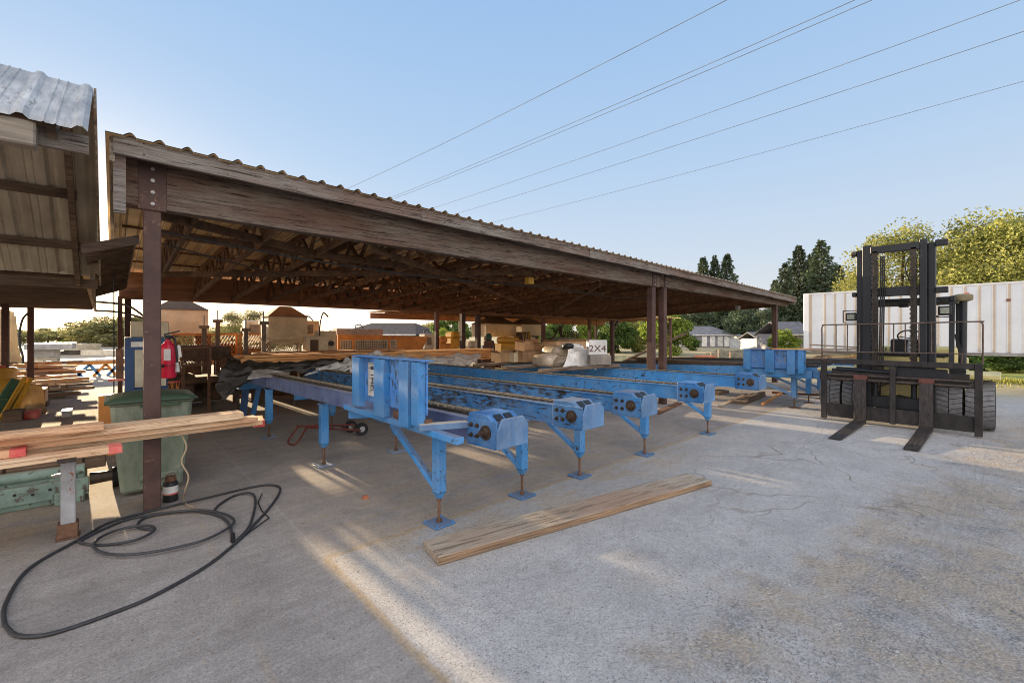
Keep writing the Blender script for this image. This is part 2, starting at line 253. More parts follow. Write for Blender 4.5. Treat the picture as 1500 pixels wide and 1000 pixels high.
# ------------------------------------------------------------------ mesh collector
class MB:
    def __init__(s): s.v = []; s.f = []; s.sm = False
    def add(s, vs, fs):
        b = len(s.v); s.v += [tuple(v) for v in vs]; s.f += [tuple(b+i for i in f) for f in fs]; return s
    def box(s, x0, y0, z0, x1, y1, z1):
        x0, x1 = sorted((x0, x1)); y0, y1 = sorted((y0, y1)); z0, z1 = sorted((z0, z1))
        return s.add([(x0,y0,z0),(x1,y0,z0),(x1,y1,z0),(x0,y1,z0),(x0,y0,z1),(x1,y0,z1),(x1,y1,z1),(x0,y1,z1)],
                     [(0,3,2,1),(4,5,6,7),(0,1,5,4),(1,2,6,5),(2,3,7,6),(3,0,4,7)])
    def bar(s, p0, p1, w, h=None, up=(0,0,1), w1=None, h1=None):
        h = h or w; w1 = w1 or w; h1 = h1 or h
        p0 = Vector(p0); p1 = Vector(p1); d = (p1-p0).normalized(); u = Vector(up)
        if abs(d.dot(u)) > .97: u = Vector((1,0,0))
        a = d.cross(u).normalized(); b = a.cross(d).normalized()
        vs = []
        for p, ww, hh in ((p0,w,h),(p1,w1,h1)):
            for i, j in ((-1,-1),(1,-1),(1,1),(-1,1)): vs.append(p+a*i*ww/2+b*j*hh/2)
        return s.add(vs, [(3,2,1,0),(4,5,6,7),(0,1,5,4),(1,2,6,5),(2,3,7,6),(3,0,4,7)])
    def cyl(s, p0, p1, r0, r1=None, n=16, cap=True):
        r1 = r0 if r1 is None else r1; s.sm = True
        p0 = Vector(p0); p1 = Vector(p1); d = (p1-p0).normalized(); u = Vector((0,0,1))
        if abs(d.dot(u)) > .97: u = Vector((1,0,0))
        a = d.cross(u).normalized(); b = a.cross(d)
        vs = []
        for p, r in ((p0,r0),(p1,r1)):
            for i in range(n):
                t = 2*math.pi*i/n; vs.append(p+a*math.cos(t)*r+b*math.sin(t)*r)
        fs = [(i,(i+1)%n,n+(i+1)%n,n+i) for i in range(n)]
        if cap: fs += [tuple(range(n))[::-1], tuple(range(n,2*n))]
        return s.add(vs, fs)
    def tube(s, pts, r, n=8, closed=False):
        s.sm = True; pts = [Vector(p) for p in pts]; m = len(pts); vs = []; pa = None
        for k, p in enumerate(pts):
            q0 = pts[max(k-1,0)]; q1 = pts[min(k+1,m-1)]; d = (q1-q0)
            d = d.normalized() if d.length > 1e-6 else Vector((0,0,1))
            if pa is None:
                u = Vector((0,0,1)) if abs(d.z) < .9 else Vector((1,0,0)); a = d.cross(u).normalized()
            else:
                a = pa-d*pa.dot(d); a = a.normalized() if a.length > 1e-6 else d.orthogonal().normalized()
            pa = a; b = a.cross(d)
            for i in range(n):
                t = 2*math.pi*i/n; vs.append(p+a*math.cos(t)*r+b*math.sin(t)*r)
        fs = [(k*n+i,k*n+(i+1)%n,(k+1)*n+(i+1)%n,(k+1)*n+i) for k in range(m-1) for i in range(n)]
        fs += [tuple(range(n))[::-1], tuple((m-1)*n+i for i in range(n))]
        return s.add(vs, fs)
    def lathe(s, c, prof, axis='z', n=24):
        s.sm = True; c = Vector(c); vs = []
        for r, h in prof:
            for i in range(n):
                t = 2*math.pi*i/n; x, y = r*math.cos(t), r*math.sin(t)
                vs.append(c+(Vector((x,y,h)) if axis == 'z' else Vector((x,h,y)) if axis == 'y' else Vector((h,x,y))))
        m = len(prof); fs = [(k*n+i,k*n+(i+1)%n,(k+1)*n+(i+1)%n,(k+1)*n+i) for k in range(m-1) for i in range(n)]
        return s.add(vs, fs)
    def prism(s, pts, ext):
        ext = Vector(ext); n = len(pts); vs = [Vector(p) for p in pts]; vs += [v+ext for v in vs]
        return s.add(vs, [tuple(range(n))[::-1], tuple(range(n,2*n))]+[(i,(i+1)%n,n+(i+1)%n,n+i) for i in range(n)])
    def build(s, name, m, parent=None, bevel=0, local=False, kind=None, loc=None, label=None):
        off = Vector((0,0,0))
        if not local:
            if parent is not None: off = wloc(parent)
            elif loc is not None: off = Vector(loc)
        me = bpy.data.meshes.new(name)
        me.from_pydata([tuple(Vector(v)-off) for v in s.v], [], s.f); me.update()
        bm = bmesh.new(); bm.from_mesh(me); bmesh.ops.recalc_face_normals(bm, faces=bm.faces); bm.to_mesh(me); bm.free()
        if s.sm:
            me.shade_smooth(); me.set_sharp_from_angle(angle=rad(38))
        me.materials.append(m); o = bpy.data.objects.new(name, me); COL.objects.link(o)
        if parent is not None: o.parent = parent
        elif loc is not None: o.location = loc
        if bevel:
            bv = o.modifiers.new('bevel', 'BEVEL'); bv.width = bevel; bv.segments = 1; bv.limit_method = 'ANGLE'; bv.angle_limit = rad(50)
        if kind: o['kind'] = kind
        if label: o['label'] = label
        return o
def wloc(o):
    l = Vector((0,0,0))
    while o is not None: l += o.location; o = o.parent
    return l
def tag(o, label, cat, group=None, kind=None):
    o['label'] = label; o['category'] = cat
    if group: o['group'] = group
    if kind: o['kind'] = kind
    return o
def thing(name, label, cat, loc=(0,0,0), rz=0, group=None):
    o = bpy.data.objects.new(name, None); COL.objects.link(o); o.location = loc; o.rotation_euler = (0,0,rz)
    o.empty_display_size = .2
    return tag(o, label, cat, group)
def kids(o): return [c for c in bpy.data.objects if c.parent == o]
def copy_tree(o, parent=None):
    c = o.copy(); COL.objects.link(c); c.parent = parent
    for ch in kids(o):
        copy_tree(ch, c)
    return c
def text(s, m, parent, origin, right, up, size, name='lettering', squash=1.0, depth=.001):
    cu = bpy.data.curves.new(name, 'FONT'); cu.body = s; cu.size = size; cu.align_x = 'CENTER'; cu.align_y = 'CENTER'; cu.extrude = depth
    to = bpy.data.objects.new(name, cu); COL.objects.link(to)
    bpy.context.view_layer.update()
    me = bpy.data.meshes.new_from_object(to.evaluated_get(bpy.context.evaluated_depsgraph_get()))
    bpy.data.objects.remove(to)
    r = Vector(right).normalized(); u = Vector(up).normalized(); n = r.cross(u)
    M = Matrix((r*squash, u, n)).transposed().to_4x4(); M.translation = Vector(origin)-wloc(parent)
    me.transform(M); me.materials.clear(); me.materials.append(m)
    o = bpy.data.objects.new(name, me); COL.objects.link(o); o.parent = parent; return o
def spline(pts, k=8):
    P = [Vector(p) for p in pts]; out = []
    for i in range(len(P)-1):
        a = P[max(i-1,0)]; b = P[i]; c = P[i+1]; d = P[min(i+2,len(P)-1)]
        for j in range(k):
            t = j/k
            out.append(.5*((2*b)+(c-a)*t+(2*a-5*b+4*c-d)*t*t+(-a+3*b-3*c+d)*t**3))
    return out+[P[-1]]
def lattice(mb, o, u, v, lu, lv, sp=.06, r=.005):
    """expanded-metal panel: crossing diagonal strands inside the rectangle o + u*[0,lu] + v*[0,lv]"""
    o = Vector(o); u = Vector(u).normalized(); v = Vector(v).normalized(); k = .55
    for sgn in (1, -1):
        c = -lv*k if sgn > 0 else 0
        end = lu if sgn > 0 else lu+lv*k
        while c < end:
            # strand x = c + sgn*k*y
            y0, y1 = 0, lv
            for bound in (0, lu):
                pass
            xs = []
            ya = (0-c)/(sgn*k); yb = (lu-c)/(sgn*k)
            lo_, hi_ = max(0, min(ya,yb)), min(lv, max(ya,yb))
            if hi_-lo_ > .01:
                mb.bar(o+u*(c+sgn*k*lo_)+v*lo_, o+u*(c+sgn*k*hi_)+v*hi_, r, r)
            c += sp
    return mb

# ------------------------------------------------------------------ ground
def smooth(a, b, x):
    t = max(0, min(1, (x-a)/(b-a))); return t*t*(3-2*t)
def terrain(X, Y): return -1.05*smooth(13, 45, X+max(0, Y-14)*.35*(1 if X > 8 else max(0, X/8)))
def ground():
    def ax():
        a = [-900,-500,-300,-200,-140,-100,-80]; x = -60
        while x < 90: a.append(x); x += 1.5
        return a+[100,120,150,200,300,500,900]
    xs = ax(); ys = ax(); v = []; f = []
    for y in ys:
        for x in xs: v.append((x, y, terrain(x, y)))
    n = len(xs)
    for j in range(len(ys)-1):
        for i in range(n-1): f.append((j*n+i, j*n+i+1, (j+1)*n+i+1, (j+1)*n+i))
    me = bpy.data.meshes.new('ground'); me.from_pydata(v, [], f); me.update(); me.shade_smooth()
    m = bpy.data.materials.new('yard_ground'); m.use_nodes = True; nt = m.node_tree; L = nt.links; b = nt.nodes['Principled BSDF']
    tc = nd(nt, 'ShaderNodeTexCoord'); P = tc.outputs['Object']; sx = nd(nt, 'ShaderNodeSeparateXYZ'); L.new(P, sx.inputs[0]); X, Y = sx.outputs[0], sx.outputs[1]
    def noise(scale, detail=5, rough=.6, st=None, w=None):
        n = nd(nt, 'ShaderNodeTexNoise'); n.inputs['Scale'].default_value = scale; n.inputs['Detail'].default_value = detail; n.inputs['Roughness'].default_value = rough
        if st:
            mp = nd(nt, 'ShaderNodeMapping'); mp.inputs['Scale'].default_value = st; L.new(P, mp.inputs[0]); L.new(mp.outputs[0], n.inputs['Vector'])
        else: L.new(P, n.inputs['Vector'])
        return n.outputs[0]
    def mr(x, a, b_, c=0, d=1):
        n = nd(nt, 'ShaderNodeMapRange'); n.inputs[1].default_value = a; n.inputs[2].default_value = b_; n.inputs[3].default_value = c; n.inputs[4].default_value = d; L.new(x, n.inputs[0]); return n.outputs[0]
    def ma(op, a, b_=None, c=None):
        n = nd(nt, 'ShaderNodeMath', operation=op)
        for i, q in enumerate((a, b_, c)):
            if q is None: continue
            if isinstance(q, (int, float)): n.inputs[i].default_value = q
            else: L.new(q, n.inputs[i])
        return n.outputs[0]
    def mix(fac, a, b_):
        n = nd(nt, 'ShaderNodeMix', data_type='RGBA')
        for i, q in ((0, fac), (6, a), (7, b_)):
            if isinstance(q, (int, float)): n.inputs[i].default_value = q
            elif isinstance(q, tuple): n.inputs[i].default_value = c4(q)
            else: L.new(q, n.inputs[i])
        return n.outputs[2]
    big = noise(.55, 4); mid = noise(2.3, 6); fine = noise(38, 4, .8); grit = noise(160, 2, .9)
    streak = noise(3.0, 6, .6, (.35, 3, 1))
    # open yard asphalt with dark aggregate
    asph = mix(mr(mid, .3, .7), (.33,.316,.30), (.45,.43,.408))
    vo = nd(nt, 'ShaderNodeTexVoronoi'); vo.inputs['Scale'].default_value = 75; L.new(P, vo.inputs['Vector'])
    agg = ma('MULTIPLY', mr(vo.outputs['Distance'], .30, .20), mr(noise(26, 2), .46, .52))
    asph = mix(ma('MULTIPLY', agg, .95), asph, (.07,.07,.075))
    asph = mix(mr(grit, .52, .66, 0, .7), asph, (.5,.48,.45)); asph = mix(mr(noise(90, 3, .8), .48, .36, 0, .6), asph, (.13,.13,.13))
    # poured slab under the shed
    slab = mix(mr(mid, .3, .7), (.25,.222,.20), (.365,.33,.298))
    slab = mix(mr(streak, .45, .75, 0, .5), slab, (.19,.165,.145))
    slab = mix(mr(grit, .55, .7, 0, .45), slab, (.4,.36,.32)); slab = mix(mr(noise(70, 3, .8), .48, .36, 0, .5), slab, (.12,.105,.095))
    wob = ma('MULTIPLY', ma('SUBTRACT', noise(6, 3), .5), .05)
    onslab = ma('MULTIPLY', mr(ma('ADD', Y, wob), 3.235, 3.255), mr(ma('ADD', X, wob), 1.12, 1.14))
    leftslab = mr(X, 1.16, 1.10)
    onslab = ma('MAXIMUM', onslab, leftslab)
    col = mix(onslab, asph, slab)
    # sawdust drifted over the slab, thick in the joints
    j1 = ma('MULTIPLY', mr(ma('ABSOLUTE', ma('ADD', ma('SUBTRACT', Y, 3.24), wob)), .05, .008), mr(X, 1.10, 1.14))
    j2 = ma('MULTIPLY', mr(ma('ABSOLUTE', ma('ADD', ma('SUBTRACT', X, 1.13), wob)), .04, .008), mr(Y, 3.28, 3.22))
    j3 = mr(ma('ABSOLUTE', ma('ADD', ma('SUBTRACT', X, .55), wob)), .03, .006)
    jt = ma('MAXIMUM', ma('MAXIMUM', j1, j2), ma('MULTIPLY', j3, ma('MULTIPLY', mr(mid, .45, .6), .6)))
    bandY = ma('MULTIPLY', mr(Y, 2.3, 2.9), mr(Y, 6.5, 3.9)); bandX = ma('MULTIPLY', mr(X, .9, 1.6), mr(X, 8, 5))
    sd1 = ma('MULTIPLY', ma('MULTIPLY', bandY, bandX), mr(ma('ADD', ma('MULTIPLY', mid, .6), ma('MULTIPLY', streak, .4)), .42, .58))
    bandL = ma('MULTIPLY', mr(X, 1.0, .2), mr(Y, 4.3, 5.0)); sd2 = ma('MULTIPLY', bandL, mr(mid, .44, .62, 0, .8))
    sd3 = ma('MULTIPLY', ma('MULTIPLY', mr(Y, 6, 9), mr(Y, 40, 25)), mr(mid, .4, .6, 0, .8))
    sd4 = mr(noise(.9, 6, .7), .58, .72, 0, .45)
    sd = ma('MAXIMUM', ma('MAXIMUM', ma('MULTIPLY', sd1, .8), sd2), ma('MAXIMUM', sd3, ma('MULTIPLY', sd4, .8)))
    dust = mix(mr(fine, .35, .7), (.27,.2,.13), (.44,.33,.2))
    col = mix(ma('MULTIPLY', sd, .75), col, dust)
    col = mix(ma('MULTIPLY', jt, mr(fine, .3, .55, .35, .95)), col, dust)
    # loose gravel and dirt, open yard front right
    edge = ma('SUBTRACT', ma('SUBTRACT', 1.45, ma('MULTIPLY', X, .13)), Y)
    gz = ma('MULTIPLY', mr(ma('ADD', edge, ma('MULTIPLY', ma('SUBTRACT', mid, .5), 2.2)), -.15, .25), mr(ma('ADD', X, ma('MULTIPLY', ma('SUBTRACT', mid, .5), .5)), 1.85, 2.0))
    gz = ma('MULTIPLY', gz, mr(noise(.9, 5, .7), .38, .52, 0, .85))
    vg = nd(nt, 'ShaderNodeTexVoronoi'); vg.inputs['Scale'].default_value = 60; L.new(P, vg.inputs['Vector'])
    grav = mix(mr(vg.outputs['Distance'], .2, .6), (.36,.35,.345), (.17,.162,.152))
    dirt = mix(mr(fine, .3, .7), (.27,.215,.155), (.42,.355,.275))
    gmix = mix(mr(noise(1.6, 6, .75), .46, .60), dirt, grav)
    col = mix(gz, col, gmix)
    # cracks in the asphalt
    mp = nd(nt, 'ShaderNodeVectorMath', operation='MULTIPLY_ADD'); nn = nd(nt, 'ShaderNodeTexNoise'); nn.inputs['Scale'].default_value = 1.4; L.new(P, nn.inputs['Vector'])
    mp.inputs[1].default_value = (1.1,1.1,0); L.new(nn.outputs[1], mp.inputs[0]); L.new(P, mp.inputs[2])
    vc = nd(nt, 'ShaderNodeTexVoronoi', feature='DISTANCE_TO_EDGE'); vc.inputs['Scale'].default_value = .75; L.new(mp.outputs[0], vc.inputs['Vector'])
    cz = ma('MULTIPLY', ma('MULTIPLY', mr(X, 3.4, 4.6), mr(X, 12, 9)), ma('MULTIPLY', mr(Y, -.3, .5), mr(Y, 3.0, 2.2)))
    ck = ma('MULTIPLY', ma('MULTIPLY', mr(vc.outputs['Distance'], .013, .004), cz), mr(mid, .35, .6))
    col = mix(ma('MULTIPLY', ck, .75), col, (.2,.165,.13))
    # dark oily stains
    st = ma('MULTIPLY', mr(noise(.8, 5, .7), .60, .7), .35); col = mix(st, col, (.13,.115,.1))
    trk = ma('MULTIPLY', mr(ma('ABSOLUTE', ma('SUBTRACT', ma('ABSOLUTE', ma('SUBTRACT', ma('ADD', Y, ma('MULTIPLY', big, .5)), 1.35)), .85)), .28, .12), mr(noise(9, 5, .8, (.25,3,1)), .45, .6))
    col = mix(ma('MULTIPLY', ma('MULTIPLY', trk, mr(X, 2.5, 5)), .32), col, (.15,.145,.14))
    drp = ma('MULTIPLY', mr(noise(4.3, 7, .75), .66, .72), .35); col = mix(drp, col, (.11,.10,.095))
    lite = mr(noise(1.1, 7, .75), .55, .72, 0, .35); col = mix(lite, col, (.44,.415,.38))
    # beyond the yard: dry dirt and grass
    far = mr(ma('ADD', X, ma('MULTIPLY', big, 3)), 17, 21); dry = mix(mr(mid, .35, .65), (.36,.29,.2), (.3,.27,.13))
    grs = mix(mr(mid, .3, .7), (.3,.3,.07), (.16,.2,.05))
    dry = mix(ma('MULTIPLY', mr(ma('ADD', X, ma('MULTIPLY', big, 2)), 27, 29), mr(Y, 6, 3)), dry, grs)
    col = mix(far, col, dry)
    fy = mr(Y, 20, 26); col = mix(ma('MULTIPLY', fy, ma('SUBTRACT', 1, far)), col, mix(mr(mid, .3, .7), (.34,.28,.2), (.44,.36,.26)))
    gv = ma('MULTIPLY', mr(noise(55, 5, .85), .33, .67, .72, 1.28), mr(noise(14, 6, .75), .3, .7, .86, 1.14))
    sv = nd(nt, 'ShaderNodeVectorMath', operation='SCALE'); L.new(col, sv.inputs[0]); L.new(gv, sv.inputs['Scale']); col = sv.outputs[0]
    L.new(col, b.inputs['Base Color']); L.new(mr(mid, .2, .8, .8, .98), b.inputs['Roughness']); b.inputs['Specular IOR Level'].default_value = .25
    h = ma('ADD', ma('MULTIPLY', fine, .6), ma('MULTIPLY', grit, .5)); h = ma('ADD', h, ma('MULTIPLY', ma('MULTIPLY', gz, vg.outputs['Distance']), -1.6)); h = ma('SUBTRACT', h, ck)
    h = ma('ADD', h, ma('MULTIPLY', ma('SUBTRACT', 1, onslab), ma('MULTIPLY', agg, .3)))
    bp = nd(nt, 'ShaderNodeBump'); bp.inputs['Strength'].default_value = .55; bp.inputs['Distance'].default_value = .012; L.new(h, bp.inputs['Height']); L.new(bp.outputs[0], b.inputs['Normal'])
    me.materials.append(m); o = bpy.data.objects.new('ground', me); COL.objects.link(o); o['kind'] = 'structure'
ground()

def stones(name, n, pick, size, m, label, cat):
    mb = MB(); k = 0
    while k < n:
        x, y = pick()
        if x is None: continue
        s = size()*1.0; a = random.random()*6.28; ca, sa = math.cos(a), math.sin(a); sx = s*random.uniform(.7,1.3); sy = s*random.uniform(.6,1); sz = s*random.uniform(.35,.7); z = terrain(x,y)
        pts = [(sx,0,.2*sz),(0,sy,.1*sz),(-sx*.9,.2*sy,.15*sz),(.1*sx,-sy,.2*sz),(.2*sx,.1*sy,sz),(-.4*sx,-.3*sy,sz*.85)]
        vs = [(x+p[0]*ca-p[1]*sa, y+p[0]*sa+p[1]*ca, z+p[2]) for p in pts]
        mb.add(vs, [(0,1,4),(1,2,5),(1,5,4),(2,3,5),(3,0,4),(3,4,5)]); k += 1
    o = mb.build(name, m); tag(o, label, cat, kind='stuff'); return o
def pg():
    x = 1.9+8.6*random.random()**1.5; y = random.uniform(-2.2, 1.6)
    if y > 1.45-.13*x+random.gauss(0,.25): return None, None
    if mnoise.noise(Vector((x*.9, y*.9, 3))) < -.12: return None, None
    return x, y
gs_m = mat('gravel_stone', (.42,.405,.39), (.2,.195,.19), rough=.9, scale=3, bump=.3, detail=2)
stones('gravel', 24000, pg, lambda: random.uniform(.003,.0095)*(1.7 if random.random() < .08 else 1), gs_m, 'loose grey gravel scattered over the dirt in the open front yard', 'gravel')
def pp(): return random.uniform(-1.5, 9), random.uniform(-.5, 4.5)
chip_m = mat('wood_chip', (.36,.25,.14), (.07,.06,.05), rough=.9, scale=3, bump=.1, detail=2)
stones('wood_chips', 1100, pp, lambda: random.uniform(.003,.008), chip_m, 'small wood chips and grit strewn over the concrete', 'debris')

# ------------------------------------------------------------------ main shed
# heights along the shed: everything falls about 2 cm per metre to the right
def fz(X): return 3.26-.0215*X           # top of the front fascia
def bz(X): return 2.74-.0105*X           # bottom of the front beam
YB, YK, YR = 5.30, 12.2, 4.95            # front beam, back beam, roof edge
def kz(X): return 2.33-.005*X            # bottom of the back beam
shed = thing('lumber_shed', 'long open sided lumber shed with weathered timber beam and corrugated metal roof', 'shed', (8.5, 8.7, 0))
X0, X1, XM = 0.02, 17.9, 9.1
def slab_beam(x0, x1, y0, y1, zb, zt, m, name, parent, n=10, bevel=.006):
    mb = MB()
    for i in range(n):
        a = x0+(x1-x0)*i/n; b = x0+(x1-x0)*(i+1)/n
        vs = [(a,y0,zb(a)),(b,y0,zb(b)),(b,y1,zb(b)),(a,y1,zb(a)),(a,y0,zt(a)),(b,y0,zt(b)),(b,y1,zt(b)),(a,y1,zt(a))]
        fs = [(0,3,2,1),(4,5,6,7),(0,1,5,4),(2,3,7,6)]
        if i == 0: fs.append((3,0,4,7))
        if i == n-1: fs.append((1,2,6,5))
        mb.add(vs, fs)
    return mb.build(name, m, parent, bevel=bevel if n == 1 else 0)
slab_beam(.06, XM, 5.16, 5.30, bz, lambda x: bz(x)+.44, beam_m, 'beam', shed)
slab_beam(XM+.03, X1, 5.17, 5.31, lambda x: bz(x)+.02, lambda x: bz(x)+.38, beam_m, 'beam', shed)
fj = [0, 2.9, 6.3, XM, 12.4, 15.6, X1+.1]
for i in range(6):
    slab_beam(fj[i]+.003, fj[i+1]-.003, 4.93+.004*(i%2), 4.97+.004*(i%2), lambda x, i=i: fz(x)-.16-.004*(i%3), lambda x, i=i: fz(x)-.004*(i%2), fascia_m, 'fascia', shed, n=1, bevel=.004)
mb = MB(); x = .2; random.seed(2)
while x < X1:
    for dz in (-.035, -.125): mb.cyl((x, 4.93, fz(x)+dz+random.uniform(-.01,.01)), (x, 4.927, fz(x)+dz), .006, n=6)
    x += .61
nl = mb.build('nail_row', rust_m, shed); nl['kind'] = 'stuff'
slab_beam(.1, X1, 12.2, 12.34, kz, lambda x: kz(x)+.565, dbeam_m, 'beam', shed)
def roofz(X, Y):
    t = (Y-YR)/(YK+.9-YR); return (fz(X)-.02)*(1-t)+(kz(X)+.62)*t
def rake(x, name='rake_board', m=fasciay_m):
    mb = MB(); n = 10
    for i in range(n):
        a = 4.97+(13.0-4.97)*i/n; b = 4.97+(13.0-4.97)*(i+1)/n
        za, zb_ = roofz(x,a), roofz(x,b)
        mb.prism([(x,a,za-.2),(x,b,zb_-.2),(x,b,zb_+.04),(x,a,za+.03)], (.035,0,0))
    mb.build(name, m, shed)
rake(-.02); rake(X1+.05)
# upper boards seen above the beam at the left end (stud behind the fascia)
MB().bar((.045,5.0,3.12),(.045,5.0,2.62),.035,.08).build('rake_board', fascia_m, shed)
# corrugated roof sheet: ribs run front to back
def corr(x0, x1, zfun, y0, y1, pitch=.195, hgt=.032, ny=2, thick=.0):
    mb = MB(); prof = []; x = x0
    while x < x1:
        for dx, h in ((0,0),(.11,0),(.13,.6),(.15,1),(.165,1),(.18,.6)): 
            if x+dx*pitch/.195 <= x1: prof.append((x+dx*pitch/.195, h*hgt))
        x += pitch
    n = len(prof); vs = []; fs = []
    for j in range(ny+1):
        y = y0+(y1-y0)*j/ny
        for px, ph in prof: vs.append((px, y, zfun(px, y)+ph))
    for j in range(ny):
        for i in range(n-1): fs.append((j*n+i,j*n+i+1,(j+1)*n+i+1,(j+1)*n+i))
    return mb.add(vs, fs)
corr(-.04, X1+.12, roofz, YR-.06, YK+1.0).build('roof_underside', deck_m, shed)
corr(-.045, X1+.125, lambda x, y: roofz(x, y)+.006, YR-.066, YK+1.01).build('roof', roof_m, shed)
# bracket plates and posts
def post(x, y, z, w, m=post_m, plate=None, name='post'):
    mb = MB().box(x-w/2, y-w/2, terrain(x,y)-.02, x+w/2, y+w/2, z); o = mb.build(name, m, shed, bevel=.006)
    if plate:
        pw, z0, z1 = plate
        p = MB().box(x-pw/2, y-w/2-.02, z0, x+pw/2, y-w/2-.008, z1); p = p.build('bracket_plate', m, o, bevel=.003)
        for k in range(4):
            zz = z0+(z1-z0)*(.13+.25*k); b = MB().cyl((x,y-w/2-.034,zz),(x,y-w/2-.02,zz),.017,n=6); b.cyl((x,y-w/2-.04,zz),(x,y-w/2-.034,zz),.009,n=8); b.build('bolt', gry_m, o)
    return o
post(.27, 5.235, 2.75, .125, plate=(.2, bz(.27)-.02, bz(.27)+.4))
post(8.86, 5.235, bz(8.86)+.0, .14, plate=(.17, bz(8.9)-.01, bz(8.9)+.36)); post(9.36, 5.24, bz(9.36)+.02, .14, plate=(.15, bz(9.4)+.01, bz(9.4)+.34)); post(16.75, 5.24, bz(16.7)+.02, .15)
for x, y, w in ((.24,12.27,.11),(8.8,12.27,.15),(9.45,12.27,.15),(17.35,12.27,.16),(17.6,5.24,.001)):
    if w > .01: post(x, y, kz(x), w)
br = MB().bar((17.4,12.27,1.75),(17.85,12.27,kz(17.8)),.1); br.build('brace', post_m, shed)
# trusses
x = .62; k = 0
while x < X1-.2:
    mb = MB(); rz = lambda y: roofz(x, y)-.075; bzz = lambda y: (bz(x)+.04)*(1-(y-5.3)/6.9)+(kz(x)+.06)*((y-5.3)/6.9)
    ya, yb = 5.31, 12.19; t = .038
    mb.bar((x,ya,rz(ya)),(x,yb,rz(yb)),t,.085); mb.bar((x,ya,bzz(ya)+.02),(x,yb,bzz(yb)+.02),t,.085)
    n = 10
    for i in range(n):
        p = ya+(yb-ya)*i/n; q = ya+(yb-ya)*(i+.5)/n; r_ = ya+(yb-ya)*(i+1)/n
        mb.bar((x+.004,p,bzz(p)+.05),(x+.004,q,rz(q)-.03),t*.9,.06); mb.bar((x-.004,q,rz(q)-.03),(x-.004,r_,bzz(r_)+.05),t*.9,.06)
    mb.build('truss', truss_m, shed); x += .74; k += 1
for y in (6.6, 8.2, 9.8, 11.2):      # purlins and long ties across the trusses
    t = (y-YR)/(YK+.9-YR)
    slab_beam(.1, X1, y, y+.04, lambda x: roofz(x,y)-.035, lambda x: roofz(x,y)-.004, truss_m, 'purlin', shed)
mb = MB()
for (xa, ya, za), (xb, yb, zb) in (((.3,5.5,2.78),(6.2,8.4,2.62)), ((.4,9.0,2.55),(5.6,5.6,2.72)), ((2.5,5.5,2.73),(8.5,9,2.5)), ((.3,6.4,2.76),(9.0,6.6,2.62)), ((7.5,5.6,2.66),(11.5,10.5,2.42))):
    mb.bar((xa,ya,za-.02),(xb,yb,zb-.02),.04,.09)
mb.build('sway_brace', truss_m, shed)
# shed wiring
for pts, r in (([(.3,5.6,2.62),(2,5.9,2.53),(4,6.1,2.5),(6.5,6.3,2.54),(9,6.2,2.46)], .012), ([(.25,5.5,2.5),(2.2,7.5,2.46),(4.5,9.5,2.38)], .008), ([(9,6.2,2.46),(10.5,6,2.52),(12.5,7,2.4)], .012)):
    MB().tube(spline(pts), r, 6).build('cable', cable_m, shed)
# ceiling lamps (small, unlit)
for p in ((5.6,5.75,2.60),(15.6,6.0,2.53)):
    j = MB().box(p[0]-.07,p[1]-.06,p[2]-.1,p[0]+.07,p[1]+.06,p[2]+.02).build('junction_box', yel_m if p[0] < 9 else gry_m, shed, bevel=.01)
    MB().cyl((p[0],p[1],p[2]+.02),(p[0],p[1],p[2]+.1),.012,n=8).build('hanger', steel_m, j)

# the roofs behind
back = thing('rear_shed', 'second open shed behind the lumber shed with sunlit orange roof underside', 'shed', (14, 16, 0))
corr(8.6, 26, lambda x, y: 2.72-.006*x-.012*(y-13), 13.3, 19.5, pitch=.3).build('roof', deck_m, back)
slab_beam(8.6, 26, 19.0, 19.1, lambda x: 2.35-.006*x, lambda x: 2.6-.006*x, dbeam_m, 'beam', back)
for y in (14,15.2,16.4,17.6): slab_beam(8.6, 26, y, y+.05, lambda x: 2.58-.006*x-.012*(y-13), lambda x: 2.68-.006*x-.012*(y-13), truss_m, 'purlin', back)
for x, y in ((9.0,14.2),(13.5,19.05),(19.9,15.6),(25,19.05),(14.0,13.5),(25,13.5)):
    MB().box(x-.07,y-.07,terrain(x,y),x+.07,y+.07,2.55).build('post', post_m, back)

# ------------------------------------------------------------------ left shed (gable)
ls = thing('gable_shed', 'low shed at the left edge with rusting white corrugated metal gable roof', 'shed', (-3, 6.5, 0))
LX = -.135
def lcorr(pts, m, name, pitch=.3, h=.03, x0=-7, x1=LX, up=0):
    # pts: list of (y,z) along the slope, ribs across
    mb = MB(); xs = []; x = x1
    prof = ((0,0),(.03,1),(.06,1),(.09,0),(.16,0),(.17,.35),(.18,0),(.22,0),(.23,.35),(.24,0))
    while x > x0:
        for dx, hh in prof: xs.append((x-dx*pitch/.3, hh*h))
        x -= pitch
    n = len(xs)
    vs = [(px, y, z+ph+up) for (y, z) in pts for px, ph in xs]
    fs = [(j*n+i,j*n+i+1,(j+1)*n+i+1,(j+1)*n+i) for j in range(len(pts)-1) for i in range(n-1)]
    return mb.add(vs, fs).build(name, m, ls)
lcorr([(4.56,3.10),(4.62,3.16),(5.2,3.54),(5.8,3.93)], white_m, 'front_roof_slope')
lcorr([(5.8,3.93),(7.0,3.14),(8.15,2.38)], mat('roof_underside_grey', (.56,.50,.40), (.38,.33,.26), rough=.6, scale=2, st=(4,.6,.6), bump=.05), 'back_roof_slope')
for y in (5.1, 6.15, 6.9, 7.6):
    z = 3.93-(5.8-y)*.66 if y < 5.8 else 3.93-(y-5.8)*.66
    MB().box(-7, y, z-.11, LX-.16, y+.05, z-.02).build('purlin', crate_m, ls)
MB().bar((LX-.2,5.85,3.79),(LX-.2,8.15,2.27),.05,.13).build('rafter', crate_m, ls)
